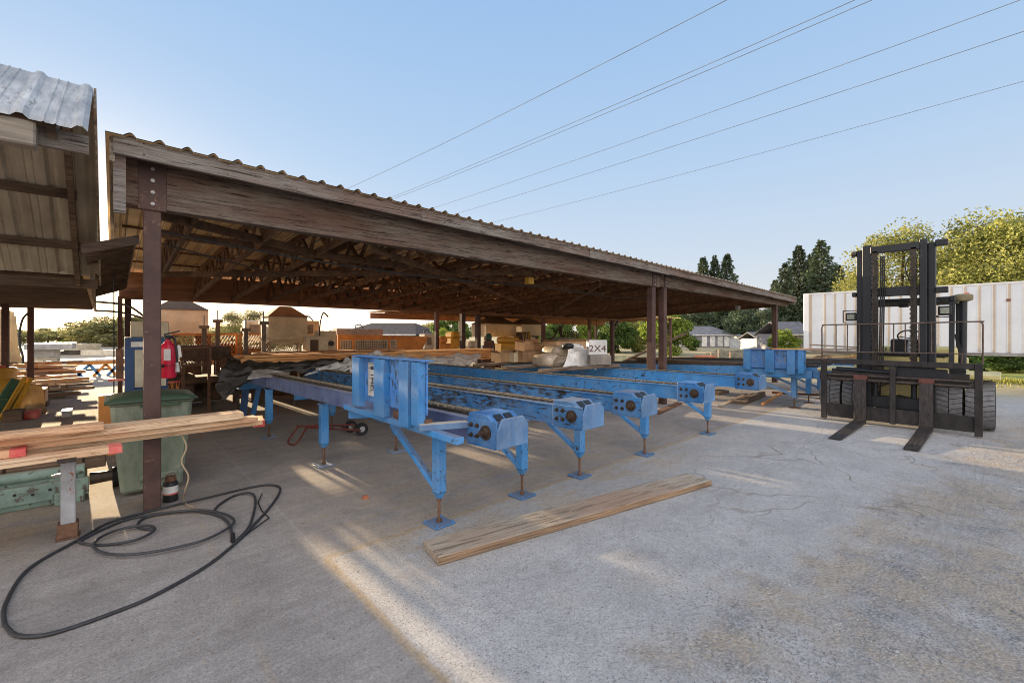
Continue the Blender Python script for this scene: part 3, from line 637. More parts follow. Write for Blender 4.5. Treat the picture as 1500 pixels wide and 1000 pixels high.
MB().bar((LX-.2,5.75,3.79),(LX-.2,4.7,3.1),.05,.13).build('rafter', crate_m, ls)
MB().box(-7, 4.74, 2.99, LX-.0, 4.79, 3.13).build('fascia', fascia_m, ls)
MB().box(-7, 4.60, 2.93, LX-.27, 4.735, 3.11).build('eave_beam', mat('pale_beam', (.44,.38,.31), (.2,.165,.13), rough=.85, scale=2.5, st=(.5,8,9), bump=.3), ls, bevel=.012)
MB().prism([(LX+.003,5.72,3.72),(LX+.003,5.86,3.72),(LX+.003,8.2,2.25),(LX+.003,8.2,2.35),(LX+.003,5.8,3.94)], (.018,0,0)).build('rake_board', fasciay_m, ls)
MB().box(-7, 8.12, 2.2, LX-.01, 8.17, 2.32).build('eave_beam', crate_m, ls)
for p in (-2.2, -6): MB().box(p-.05,7.9,0,p+.05,8.0,2.25).build('post', post_m, ls)
# low ribbed roof behind it
lr = thing('low_roof_shed', 'low dark ribbed roof on brown posts beyond the left gable shed', 'shed', (-4, 14, 0))
def lowz(y): return 2.40-.0045*(y-8.3)
mb = MB(); n = 60
for i in range(n):
    y = 8.35+i*.16; mb.box(-9, y, lowz(y)-.05, -.30-.013*(y-8), y+.05, lowz(y)-.001)
mb.build('batten', crate_m, lr)
mb = MB(); mb.prism([(-9,8.25,lowz(8.25)),(-.22,8.25,lowz(8.25)),(-.40,18.2,lowz(18.2)),(-9,18.2,lowz(18.2))],(0,0,.03)); mb.build('roof', deck_m, lr)
MB().bar((-.2,8.22,lowz(8.2)-.02),(-.38,18.2,lowz(18.2)-.02),.05,.13).build('rake_board', fasciay_m, lr)
MB().box(-9,8.2,lowz(8.2)-.02,-.2,8.25,lowz(8.2)+.06).build('fascia', fasciay_m, lr)
for (px, Yp) in ((8,16.0),(45,17.6)):
    p = at(px, 489, Y=Yp); MB().box(p.x-.06,p.y-.06,0,p.x+.06,p.y+.06,lowz(Yp)-.05).build('post', post_m, lr)
# link roof between the two sheds
lk = thing('link_roof', 'short dark lean-to roof bridging the gap between the two sheds', 'roof', (0, 9, 0))
mb = MB(); mb.prism([(-.24,7.0,2.58),(.22,7.0,2.75),(.22,12.1,2.55),(-.3,12.1,2.38)],(0,0,.03)); mb.build('roof', roof_m, lk)
mb = MB()
for i in range(26):
    y = 7.1+i*.19; zl = -.04*(y-7); mb.prism([(-.24,y,2.57+zl),(.2,y,2.745+zl),(.2,y,2.70+zl),(-.24,y,2.52+zl)],(0,.05,0))
mb.build('batten', crate_m, lk)
MB().prism([(-.26,6.96,2.5),(.24,6.96,2.68),(.24,6.96,2.79),(-.26,6.96,2.61)],(0,.03,0)).build('fascia', fascia_m, lk)
for p in (.12,): MB().box(p-.04,12.5,0,p+.04,12.58,2.4).build('post', post_m, lk)
MB().tube(spline([(-.2,9.9,1.98),(.15,9.9,1.95),(.5,9.95,1.8),(.6,10.2,1.5)]),.018,6).build('conduit', steel_m, lk)

# ------------------------------------------------------------------ blue lumber conveyors
def chain_row(mb, x, y0, y1, z, p=.05, w=.045, h=.022, zf=None):
    y = y0; k = 0
    while y < y1:
        zz = z if zf is None else zf(y)
        mb.box(x-w/2-(.006 if k % 2 else 0), y, zz, x+w/2+(.006 if k % 2 else 0), y+p*.62, zz+h); y += p; k += 1
    return mb
ZB, ZT = .755, .935
def conveyor(name, label, X, Y, L, bm_, legx, legs=(.69, 3.05, 5.1), cover=True, housing=True, w=.29):
    t = thing(name, label, 'conveyor', (X, Y, 0), rad(3.32), 'blue steel lumber conveyors'); z0, z1 = ZB, ZT
    mb = MB()      # channel section: web, flanges, seams
    mb.box(.012, .04, z0+.012, w-.012, L, z1-.01); mb.box(0, .04, z0, w, L, z0+.012); mb.box(0, .04, z1-.012, .07, L, z1); mb.box(w-.07, .04, z1-.012, w, L, z1)
    for yy in (1.05, 2.1, 3.2, 4.3, 5.4):
        if yy < L: mb.box(.004, yy, z0+.012, .013, yy+.008, z1-.012)
    for yy in (1.6, 2.75, 3.9, 5.0):
        if yy < L: mb.box(.002, yy, z0+.03, .012, yy+.035, z0+.09)
    mb.build('beam', bm_, t, local=True)
    first_ = bm_ is blue_shade_m
    if first_: bm_ = blue_m
    tr = MB().box(.075, .3, z1-.012, w-.075, L, z1+.004); rh = .026 if first_ else .009; tr.box(.068,.3,z1,.076,L,z1+rh); tr.box(w-.076,.3,z1,w-.068,L,z1+rh)
    tr.build('track', track_m, t, local=True)
    chain_row(MB(), w/2, .3, L, z1+.005, .055, .07 if rh > .02 else .05, .028 if rh > .02 else .010).build('chain', mat('conveyor_chain', (.5,.42,.29), (.14,.11,.08), rough=.5, metal=.4, scale=30), t, local=True)
    if housing:
        h = MB(); h.box(-.014, .0, z0-.008, 0, .34, z1+.01)   # near bearing plate
        h.box(w, .0, z0-.008, w+.012, .34, z1+.01); h.box(-.014,.02,z0-.02,w+.012,.34,z0-.008)
        h.box(-.0155,.17,z0+.005,-.0141,.172,z1-.005) if False else None; h.prism([(0,.34,z1),(0,.34,z1+.045),(0,.12,z1+.045),(0,.03,z1-.02),(0,.03,z1-.03)], (w,0,0)); h.build('bearing_housing', bluew_m if bm_ is bluew_m else bluek_m, t, local=True, bevel=.004)
        c = MB()
        for i in range(5): c.box(.05+.04*i, .028, z1-.01, .075+.04*i, .115, z1+.036) if False else None
        c.prism([(.05,.112,z1+.040),(.05,.036,z1-.016),(.05,.030,z1-.014),(.05,.106,z1+.046)], (.075,0,0)); c.prism([(.155,.112,z1+.040),(.155,.036,z1-.016),(.155,.030,z1-.014),(.155,.106,z1+.046)], (.075,0,0))
        c.build('chain_slot', black_m, t, local=True)
        f = MB(); f.cyl((-.014,.115,z0+.1),(-.026,.115,z0+.1),.056,n=20); f.cyl((-.026,.115,z0+.1),(-.05,.115,z0+.1),.040,.035,20); f.cyl((-.05,.115,z0+.1),(-.075,.115,z0+.1),.024,n=14)
        f.build('bearing', grease_m, t, local=True)
        for yy in (.215,.285):
            for zz in (z0+.06,z0+.14):
                b = MB(); b.cyl((-.014,yy,zz),(-.02,yy,zz),.018,n=12); b.cyl((-.02,yy,zz),(-.036,yy,zz),.012,n=6); b.cyl((-.036,yy,zz),(-.05,yy,zz),.006,n=8); b.build('bolt', grease_m, t, local=True)
    if cover:
        e = MB().prism([(-.02,0,z0-.012),(w+.02,0,z0-.012),(w+.02,0,z1-.03),(w-.03,0,z1+.03),(.03,0,z1+.03),(-.02,0,z1-.06)], (0,-.018,0))
        e.build('end_cover', bluep_m, t, local=True, bevel=.004)
    for i, yy in enumerate(legs):
        if yy > L: continue
        lx = legx
        g = MB().box(lx-.045, yy-.045, .27, lx+.045, yy+.045, z0-.001)
        g.add([(lx-.045,yy-.045,.27),(lx+.045,yy-.045,.27),(lx+.045,yy+.045,.27),(lx-.045,yy+.045,.27),(lx-.02,yy-.02,.215),(lx+.02,yy-.02,.215),(lx+.02,yy+.02,.215),(lx-.02,yy+.02,.215)],
              [(0,1,5,4),(1,2,6,5),(2,3,7,6),(3,0,4,7),(4,5,6,7)])
        if abs(lx-.04) > .06: g.box(lx-.06, yy-.06, z0-.012, .12, yy+.06, z0-.001)
        lg = g.build('leg', blue_m, t, local=True, bevel=.005)
        r = MB().cyl((lx,yy,.02),(lx,yy,.22),.0125,n=10); r.cyl((lx,yy,.018),(lx,yy,.04),.024,n=6); r.cyl((lx,yy,.2),(lx,yy,.216),.022,n=6); r.build('threaded_rod', rust_m, lg, local=True)
        p = MB().box(lx-.1,yy-.1,.004,lx+.1,yy+.1,.014)
        for sx in (-1,1):
            for sy in (-1,1):
                if random.random() < .8: p.cyl((lx+sx*.08,yy+sy*.08,.014),(lx+sx*.08,yy+sy*.08,.03),.011,n=6)
        p.build('foot_plate', blue_m if i == 0 else bluep_m, lg, local=True, bevel=.002)
        if i == 0: MB().bar((lx,yy+.03,.29),(lx,yy+.76,z0-.02),.05,.05).build('brace', blue_m, t, local=True, bevel=.003)
    return t
YE = 2.51
conveyor('lumber_conveyor', 'nearest blue conveyor arm, violet shade put into its colour, beside the tall blue stop plate', 2.12, YE, 6.4, blue_shade_m, -.03)
conveyor('lumber_conveyor', 'blue conveyor arm with heavily flaked paint, next behind the one at the stop plate', 3.11, YE, 6.5, bluew_m, -.06)
conveyor('lumber_conveyor', 'middle blue conveyor arm of the five, worn black along its upper edge', 4.03, YE-.02, 6.4, bluew_m, -.08, legs=(.72,3.05,5.1))
conveyor('lumber_conveyor', 'blue conveyor arm with cleaner side, fourth from the camera, rusty round bearing', 5.44, YE-.02, 6.3, blue_m, -.15, legs=(.72,3.05,5.1))
conveyor('lumber_conveyor', 'farthest of the five open blue conveyor arms, nearest the maroon steel posts', 7.33, YE, 5.6, blue_m, -.2)

# stop frame beside the first conveyor
def stop(name, label, X, Y0, Y1, z0, z1, m, sticker=False, tilt=0, lean=0):
    t = thing(name, label, 'stop plate', (X, (Y0+Y1)/2, 0))
    L = Y1-Y0; P = lambda y, z, x=0: (X+x+tilt*(y-Y0), y, z)
    mb = MB(); mb.prism([P(Y0,z0+.05),P(Y1,z0+.05),P(Y1,z1),P(Y0,z1)], (.012,0,0)); mb.prism([P(Y0-.02,z1,-.05),P(Y1+.02,z1,-.05),P(Y1+.02,z1+.01,-.05),P(Y0-.02,z1+.01,-.05)], (.1,0,0)); mb.build('plate', m, t, bevel=.002)
    for (ya, yb, dz) in ((Y0+.02,Y0+.13,-.03),(Y0+.18,Y0+.33,-.06),(Y0+L*.476,Y0+L*.625,-.04),(Y1-.16,Y1-.01,.0)):
        c = MB()
        c.prism([P(ya,z0+dz,-.06),P(yb,z0+dz,-.06),P(yb,z1-.005,-.06),P(ya,z1-.005,-.06)], (.01,0,0)); c.prism([P(ya,z0+dz,-.05),P(ya+.01,z0+dz,-.05),P(ya+.01,z1-.005,-.05),P(ya,z1-.005,-.05)], (.05,0,0)); c.prism([P(yb-.01,z0+dz,-.05),P(yb,z0+dz,-.05),P(yb,z1-.005,-.05),P(yb-.01,z1-.005,-.05)], (.05,0,0))
        c.build('channel', blue_m, t, bevel=.002)
    return t
st1 = stop('stop_frame', 'tall blue steel stop plate with white sticker and three upright channels', 1.80, 2.98, 4.22, .92, 1.385, blued_m, tilt=-.02)
f = MB(); f.bar((1.86,2.62,.83),(1.76,4.45,.87),.07,.05); f.build('lower_rail', blue_m, st1, bevel=.004)
MB().bar((1.74,3.0,.885),(2.1,2.86,.885),.08,.05).build('arm', mat('dusty_blue', (.16,.27,.42), (.1,.17,.3), rough=.8, scale=6, cover=(.5,.4,.26,.9)), st1, bevel=.004)
MB().bar((1.76,4.40,.8),(2.2,4.3,.78),.07,.09).build('arm', blue_m, st1, bevel=.004)
MB().bar((1.84,3.55,.905),(1.82,2.98,.905),.06,.06).build('rail_block', rust_m, st1)
sx_ = 1.80-.0135
stk = MB(); stk.prism([(1.80-.02*.86-.008,3.83,1.03),(1.80-.02*.98-.008,3.97,1.03),(1.80-.02*.98-.008,3.97,1.335),(1.80-.02*.86-.008,3.83,1.335)], (-.003,0,0)); so = stk.build('sticker', label_m, st1)
fr = MB(); fr.box(1.767,3.845,1.285,1.769,3.955,1.29); fr.box(1.767,3.845,1.325,1.769,3.955,1.33); fr.box(1.767,3.945,1.05,1.769,3.95,1.33); fr.build('sticker_frame', ink_m, so)
text('8 1MEL', ink_m, so, (1.7675,3.885,1.185), (0,0,-1), (0,-1,0), .082)
st2 = stop('stop_frame', 'wide low blue stop plate on the far conveyors beside the forklift', 10.75, 2.78, 4.0, .80, 1.25, blued_m)
text('9', mat('faded_grey_print', (.2,.25,.33), (.15,.19,.26), bump=0), st2, (10.748,3.58,1.02), (0,-1,0), (0,0,1), .22)
text('H', MATS['faded_grey_print'], st2, (10.748,3.22,1.02), (0,-1,0), (0,0,1), .2)
MB().bar((10.9,2.7,.74),(10.8,4.1,.74),.1,.16).build('lower_rail', blue_m, st2)
def far_conveyor(label, X, legy=.45):
    t = thing('lumber_conveyor', label, 'conveyor', (X, 2.6, 0), rad(3.3), 'blue conveyors beyond the shed end')
    mb = MB().prism([(0,0,.66),(0,5.2,.5),(0,5.2,.75),(0,0,.9)], (.3,0,0)); mb.build('beam', blue_m, t, local=True, bevel=.004)
    MB().prism([(.04,.02,.904),(.04,5.2,.754),(.04,5.2,.80),(.04,.02,.95)], (.22,0,0)).build('track', track_m, t, local=True)
    lg = MB().box(.0,legy-.05,.22,.11,legy+.05,.67).build('leg', blue_m, t, local=True, bevel=.005)
    MB().cyl((.055,legy,.0),(.055,legy,.23),.014,n=8).build('threaded_rod', rust_m, lg, local=True)
    MB().box(-.05,legy-.1,.0,.16,legy+.1,.012).build('foot_plate', rust_m, lg, local=True)
    MB().bar((.05,legy+.04,.28),(.05,legy+.95,.66),.05,.05).build('brace', bluep_m, t, local=True)
    MB().box(-.01,-.02,.64,.31,.0,.92).build('end_cover', bluep_m, t, local=True)
far_conveyor('blue conveyor arm directly under the low stop plate beside the forklift', 10.95)
far_conveyor('blue conveyor arm just right of the low stop plate', 12.0)
far_conveyor('blue conveyor arm partly hidden behind the left rail of the forklift', 12.95)
far_conveyor('outermost blue conveyor arm, seen through the forklift backrest', 14.1)
# planks resting on the far conveyors
def board(c, L, w, h, ang, m, label, name='plank', group=None, ends=None, pitch=0, cat='plank', bevel=.003):
    """board centred on c (bottom at c.z), long axis turned by ang from X"""
    o = MB().box(-L/2,-w/2,0,L/2,w/2,h).build(name, m, None, local=True, bevel=bevel)
    o.location = c; o.rotation_euler = (0,pitch,rad(ang)); tag(o, label, cat, group)
    if ends:
        for s in ends:
            e = MB().box(s*(L/2-.075),-w/2-.002,-.001,s*(L/2+.004),w/2+.002,h+.002).build('painted_end', red_m, None, local=True); e.parent = o
    return o
for i, (x, y, L, a, m) in enumerate(((11.05,4.6,3.6,92,dark_m),(11.25,4.9,4.2,94,dark_m),(11.45,5.3,4.0,91,crate_m))):
    board((x,y,.86+.0*i), L, .15, .05, a, m, ['nearest long dark plank lying along the far conveyor track','middle long dark plank on the far conveyor track','long brown plank farthest back on the far conveyor track'][i])
random.seed(5)
for i in range(9):
    lb = ['flat scrap board on the messy pile right of the low stop plate','tilted scrap board on the pile behind the low stop plate','pale scrap board on top of the pile behind the forklift rail','short scrap board at the foot of the pile by the forklift','scrap board lowest in the pile beside the forklift'][i % 5]
    o = board((14.8+random.uniform(-.8,.8), 3.3+random.uniform(-.9,1.0), .86+.045*i), random.uniform(1.6,2.6), .2, .035, random.uniform(60,130), oldwood_m if i % 3 else timbera_m, lb, name='scrap_board', group='scrap boards piled behind the forklift', pitch=random.uniform(-.05,.05), cat='board')

# ------------------------------------------------------------------ things on the ground, front
pl = MB(); a = at(619,797,z=.05); b_ = at(641,823,z=0); c_ = at(1037,709,z=0); d_ = at(1012,696,z=.05)
ctr = (a+b_+c_+d_)/4; dirv = (Vector((c_.x,c_.y,0))-Vector((b_.x,b_.y,0))); Lp = dirv.length; an = math.degrees(math.atan2(dirv.y, dirv.x))
o = board((ctr.x,ctr.y,.003), Lp, .30, .058, an, oldwood_m, 'long weathered grey brown plank lying flat on the concrete in front of the conveyors', name='plank', cat='plank', bevel=.006)
pe = MB().box(-Lp/2,-.1525,.006,Lp/2,-.1502,.054).build('plank_edge', plyedge_m, None, local=True); pe.parent = o

def gpt(x, y, z=.012): return at(x, y, z=z)
hose = thing('black_cable', 'thick black rubber cable looped loosely on the concrete at the left', 'cable', tuple(gpt(220,800)))
A_ = [(7,915),(7,887),(30,845),(60,820),(115,790),(160,765),(225,747),(310,727),(365,714),(393,710),(409,713),(408,724),(393,745),(370,770),(345,795),(300,830),(225,872),(165,897),(100,920),(60,930),(25,930),(7,915)]
B_ = [(115,793),(150,775),(200,757),(280,747),(320,750),(342,760),(335,772),(300,790),(250,803),(200,811),(160,811),(138,802),(145,788),(175,775),(215,769),(226,776),(200,790),(160,797),(130,797),(115,793)]
C_ = [(226,776),(202,771),(215,757),(270,748),(310,752),(333,764),(341,789)]
D_ = [(310,752),(322,738),(345,725),(368,722),(374,735),(366,768),(348,790)]
for i, (P_, r_, zz) in enumerate(((A_,.011,.012),(B_,.0105,.03),(C_,.011,.02),(D_,.0105,.026))):
    MB().tube(spline([gpt(x,y,zz if 2 < k < len(P_)-3 else .014) for k,(x,y) in enumerate(P_)], 7), r_, 8).build('cable_loop', cable_m, hose)
wr = MB().tube([gpt(348,791),gpt(394,758),gpt(383,747),gpt(378,735),gpt(384,722)], .005, 6).build('thin_cord', black_m, None); tag(wr, 'thin black cord kinked beside the right end of the cable loops', 'cord')
MB().cyl(gpt(341,792,.02),gpt(341,782,.02),.016,n=10).build('plug', black_m, hose)
cord = MB().tube(spline([at(266,636,Y=5.02),at(273,655,Y=4.99),at(266,676,Y=5.02),at(276,697,Y=5.0),at(271,718,Y=5.02),at(269,733,z=.02),at(276,740,z=.012),at(283,742,z=.012)],7), .007, 6).build('tan_cord', cord_m, None)
tag(cord, 'tan twisted cord hanging from the lumber stack down to the concrete', 'cord')

c_ = at(535,730,z=0); bc = MB().add([(c_.x-.03,c_.y-.02,0),(c_.x+.03,c_.y-.025,0),(c_.x+.035,c_.y+.02,0),(c_.x-.025,c_.y+.022,0),(c_.x-.022,c_.y-.01,.03),(c_.x+.02,c_.y-.015,.035),(c_.x+.022,c_.y+.012,.028),(c_.x-.02,c_.y+.014,.034)],[(0,3,2,1),(4,5,6,7),(0,1,5,4),(1,2,6,5),(2,3,7,6),(3,0,4,7)]).build('brick_fragment', brick_m, None, loc=tuple(c_)); tag(bc, 'small red brown brick fragment alone on the concrete left of the conveyors', 'brick')
# lumber on the stand at left
LZ = .69
ang = 2.3
def stackboard(xr, yc, z, L, w, h, m, label, ends=None, an=ang):
    c = Vector((xr,yc,z))-Vector((math.cos(rad(an)),math.sin(rad(an)),0))*L/2
    return board(c, L, w, h, an, m, label, name='lumber_board', ends=ends, cat='board', group='fresh boards stacked on the white leg stand')
stackboard(1.12,5.06,LZ,3.6,.14,.045,timber_m,'lowest fresh board on the stand, ending just past the brown post')
stackboard(1.06,4.99,LZ+.05,3.5,.15,.045,timber_m,'middle fresh board of the stack on the stand')
stackboard(.93,4.97,LZ+.1,3.3,.2,.06,timber_m,'thick top board on the stand stretching past the brown post')
stackboard(-.05,4.80,LZ+.16,1.5,.16,.045,timber_m,'short pale offcut lying on the stack at the left edge', an=1)
stackboard(.05,4.72,LZ-.02,1.9,.15,.05,timber_m,'front board on the stand with a bright red painted end', ends=(1,), an=3)
stackboard(-.47,4.78,LZ+.035,1.4,.15,.05,timber_m,'board with a faded pink end under the pale offcut', ends=(1,), an=2)
board((1.13,5.2,.665), .34,.09,.06,80, timbera_m,'short block with a red painted end under the right end of the stack', name='wood_block', ends=(-1,), cat='block')
sd_ = thing('stand', 'white painted steel leg stand with rusted foot under the fresh boards', 'stand', (-.26,4.93,0))
lg = MB().box(-.30,4.90,.1,-.215,4.985,.66).build('leg', pipew_m, sd_, bevel=.006)
MB().box(-.33,4.87,.0,-.19,5.01,.012).box(-.32,4.88,.012,-.2,5.0,.12).build('foot', rust_m, lg, bevel=.01)
MB().box(-.30,4.6,.655,-.2,5.3,.685).build('cross_bar', steel_m, sd_)
MB().box(-1.72,4.9,.0,-1.63,5.0,.66).build('leg', pipew_m, sd_)
for z in (.5,.63): MB().cyl((-.335,4.93,z),(-.30,4.93,z),.015,n=6).cyl((-.35,4.93,z),(-.335,4.93,z),.008,n=6).build('bolt', gry_m, sd_)

# green wheelie bin
bn = thing('wheelie_bin', 'faded green plastic wheelie bin with dark lid behind the lumber stack', 'bin', (.28,5.95,0))
BX, BY = .30, 6.0
mb = MB()
for (z, hw, hd) in ((.03,.24,.26),(.12,.25,.27),(.4,.275,.30),(.78,.31,.35),(.93,.32,.36)): 
    mb.v += [(BX-hw,BY-hd,z),(BX+hw,BY-hd,z),(BX+hw,BY+hd,z),(BX-hw,BY+hd,z)]
for k in range(4):
    for i in range(4): mb.f.append((k*4+i,k*4+(i+1)%4,(k+1)*4+(i+1)%4,(k+1)*4+i))
mb.f += [(0,3,2,1),(16,17,18,19)]
mb.build('body', bin_m, bn, bevel=.03)
MB().box(BX-.33,BY-.375,.91,BX+.33,BY+.37,.945).build('rim', bin_m, bn, bevel=.01)
mb = MB(); nx, ny = 8, 6
for j in range(ny+1):
    for i in range(nx+1):
        u, v = i/nx*2-1, j/ny*2-1; mb.v.append((BX+u*.36, BY+v*.40, .95+.055*(1-u*u)**.6*(1-v**4)))
for j in range(ny):
    for i in range(nx): mb.f.append((j*(nx+1)+i,j*(nx+1)+i+1,(j+1)*(nx+1)+i+1,(j+1)*(nx+1)+i))
mb.sm = True
l_ = mb.build('lid', lid_m, bn); so_ = l_.modifiers.new('s','SOLIDIFY'); so_.thickness = .02
MB().bar((BX-.1,BY-.39,.9),(BX+.22,BY-.39,.9),.03,.03).build('handle', lid_m, bn)
for s in (-1,1):
    w_ = MB().lathe((BX+s*.27,BY+.27,.1),[(0,-.03),(.1,-.03),(.1,.03),(0,.03)],'x',18).build('wheel', black_m, bn)
MB().box(BX-.1,BY-.3,.14,BX+.2,BY-.275,.2).build('bottom_ledge', bin_m, bn, bevel=.01)
# paint can by the post
pc = thing('paint_can', 'small paint can with white and red label beside the foot of the brown post', 'can', (.42,5.36,0))
MB().lathe((.415,5.36,.0),[(0,0),(.058,0),(.06,.01),(.06,.17),(.052,.185),(0,.185)]).build('body', black_m, pc)
MB().lathe((.415,5.36,.0),[(.0612,.07),(.0612,.15)]).build('paper_band', label_m, pc)
MB().lathe((.415,5.36,.0),[(.0618,.07),(.0618,.085)]).build('red_stripe', red_m, pc)
MB().tube(spline([(.37,5.33,.17),(.38,5.31,.26),(.44,5.32,.27),(.46,5.35,.17)]),.004,6).build('handle', rust_m, pc)
MB().lathe((.415,5.36,.19),[(0,.05),(.03,.05),(.04,.0)]).build('spray_cap', rust_m, pc)

# green machine base and crate at left
gm = thing('machine_base', 'low pale green roller conveyor frame under the crate at the left edge', 'machine', (-1.0,6.2,0))
MB().box(-2.6,5.92,.06,-.17,5.98,.22).build('side_rail', green_m, gm, bevel=.006)
MB().box(-2.6,5.985,.0,-.2,6.6,.26).build('bed', green_m, gm, bevel=.004)  # lower part added down to the ground to stop sun passing beneath
MB().cyl((-2.6,5.98,.30),(-.2,5.98,.30),.05,n=14).build('roller_pipe', green_m, gm)
for x_ in (-.3,-1.6): MB().box(x_-.1,5.88,.0,x_+.1,5.918,.12).build('leg', green_m, gm, bevel=.01)
MB().cyl((-.17,6.1,.16),(.0,6.1,.16),.06,.05,14).build('shaft_end', steel_m, gm)
for k in range(9): MB().cyl((-1.2+.11*k,5.92,.14+.02*(k%2)),(-1.2+.11*k,5.912,.14+.02*(k%2)),.012,n=8).build('bolt', black_m, gm)
cr_ = thing('wooden_crate', 'dark weathered wooden crate on the green machine under the boards', 'crate', (-.9,6.25,.27))
for k, (x_, w_) in enumerate(((-2.0,.6),(-1.38,.64),(-.72,.5))): MB().box(x_,6.08,.27,x_+w_,6.1,.62).build('side_board', crate_m, cr_, bevel=.004)
MB().box(-2.0,6.1,.265,-.2,6.5,.60).build('box_body', dark_m, cr_)
MB().box(-.2,6.08,.265,-.05,6.5,.60).build('end_board', crate_m, cr_, bevel=.004)

# fire extinguisher on the post
ex = thing('fire_extinguisher', 'red fire extinguisher with black hose and white tag hanging on the first maroon post', 'extinguisher', tuple(at(246,553,d=4.30)))
p0 = at(246,553,d=4.32); ex_r = .068; ez = p0.z; ex_h = .335
MB().lathe((p0.x,p0.y,ez),[(0,.004),(ex_r*.9,0),(ex_r,.02),(ex_r,ex_h-.06),(ex_r*.85,ex_h-.02),(ex_r*.4,ex_h+.01),(.022,ex_h+.02),(.022,ex_h+.05),(0,ex_h+.05)]).build('cylinder', ext_m, ex)
MB().cyl((p0.x,p0.y,ez+ex_h+.04),(p0.x,p0.y,ez+ex_h+.08),.026,n=10).bar((p0.x-.03,p0.y,ez+ex_h+.085),(p0.x+.09,p0.y-.03,ez+ex_h+.12),.02,.012).bar((p0.x-.03,p0.y,ez+ex_h+.07),(p0.x+.08,p0.y-.03,ez+ex_h+.07),.02,.012).build('valve', black_m, ex)
cdir = Vector((-p0.x,-p0.y,0)).normalized(); sdir = Vector((R[0],R[1],0))
q = Vector((p0.x,p0.y,ez))
MB().tube(spline([q+Vector((0,0,ex_h+.05)),q+sdir*.06+cdir*.05+Vector((0,0,ex_h+.04)),q+sdir*.085+cdir*.05+Vector((0,0,ex_h-.1)),q+sdir*.09+cdir*.04+Vector((0,0,.14))]),.011,8).build('hose', black_m, ex)
MB().cyl(q+sdir*.09+cdir*.04+Vector((0,0,.15)),q+sdir*.095+cdir*.04+Vector((0,0,.06)),.014,.02,10).build('nozzle', gry_m, ex)
lb_ = MB(); k0 = 0
for i in range(7):
    t_ = math.atan2(cdir.y,cdir.x)+.15+(-i*.13+.15)*-1*-1
    lb_.v += [(p0.x+(ex_r+.0015)*math.cos(t_),p0.y+(ex_r+.0015)*math.sin(t_),ez+.17),(p0.x+(ex_r+.0015)*math.cos(t_),p0.y+(ex_r+.0015)*math.sin(t_),ez+.28)]
for i in range(6): lb_.f.append((2*i,2*i+2,2*i+3,2*i+1))
lb_.build('paper_label', label_m, ex)
tgp = q+sdir*.10+cdir*.035+Vector((0,0,ex_h-.02)); MB().prism([tgp-sdir*.025,tgp+sdir*.02,tgp+sdir*.035-Vector((0,0,.11)),tgp-sdir*.01-Vector((0,0,.12))], cdir*.003).build('tag', label_m, ex)
MB().lathe((p0.x,p0.y,ez),[(ex_r+.003,.118),(ex_r+.003,.124)]).build('strap', black_m, ex)
MB().bar((p0.x-.02,p0.y+.02,ez+.12),(.32,5.26,ez+.12),.02,.03).build('bracket', steel_m, ex)

# blue control cabinet
cbX, cbY = at(183,600,Y=7.9).x, 7.9
cb = thing('control_cabinet', 'tall blue electrical cabinet with cream front panel behind the wheelie bin', 'cabinet', (.35,7.95,0))
zt = at(183,494,Y=7.9).z; x1_ = at(246,494,Y=7.9).x
MB().box(cbX,7.9,zt-.22,x1_,8.2,zt).box(cbX,7.9,.4,x1_,8.2,zt-.7).box(cbX,7.9,.04,cbX+.09,8.2,.5).box(x1_-.05,7.9,.04,x1_,8.2,.5).box(cbX,7.905,zt-.75,cbX+.1,8.2,zt-.2).box(cbX+.1,7.93,zt-.7,x1_,8.2,zt-.2).build('body', cab_m, cb, bevel=.004)
MB().box(cbX+.1,7.885,zt-.68,x1_-.02,7.928,zt-.17).build('front_panel', panel_m, cb, bevel=.003)
k_ = MB().cyl(((cbX+x1_)/2+.03,7.885,zt-.33),((cbX+x1_)/2+.03,7.86,zt-.33),.038,n=16); k_.bar(((cbX+x1_)/2-.03,7.865,zt-.33),((cbX+x1_)/2+.09,7.865,zt-.33),.02,.02); k_.build('rotary_switch', ink_m, cb)
MB().box(cbX+.06,7.89,zt-.13,cbX+.24,7.897,zt-.06).build('name_plate', label_m, cb)
MB().box(cbX+.1,7.86,.55,cbX+.2,7.9,.65).build('socket', panel_m, cb, bevel=.006)
MB().tube(spline([(cbX+.15,7.85,.58),(cbX+.1,7.82,.42),(cbX+.25,7.8,.36),(cbX+.38,7.84,.45),(cbX+.36,7.88,.6)]),.012,6).tube(spline([(cbX+.2,7.82,.55),(cbX+.15,7.8,.33),(cbX+.35,7.8,.3)]),.01,6).build('cable', black_m, cb)
MB().box(cbX+.09,7.94,.1,x1_-.05,8.15,.4).build('base_unit', dark_m, cb)
ob = MB().box(cbX-.26,7.85,.42,cbX-.01,8.05,.80).box(cbX-.2,7.9,.0,cbX-.06,8.0,.42).build('orange_box', orange_m, None); tag(ob, 'small orange box on a stub foot beside the blue cabinet', 'box')
pb = MB().box(cbX-.09,8.0,1.0,cbX-.01,8.12,1.4).build('push_button_box', rust_m, cb, bevel=.004)
MB().box(cbX-.17,7.96,.97,cbX-.0,8.15,1.0).build('shelf', red_m, cb)
MB().cyl((cbX-.11,8.05,.4),(cbX-.11,8.05,2.4),.008,n=6).build('conduit', black_m, cb)
ctl = MB().box(cbX+.06,8.0,zt,x1_+.02,8.2,zt+.22).build('relay_box', cream_m, cb, bevel=.01)
MB().tube(spline([(cbX+.3,8.1,zt+.22),(cbX+.2,8.1,zt+.3),(cbX+.02,8.3,zt+.45),(cbX-.3,8.6,zt+.5)]),.015,6).build('cable', steel_m, cb)

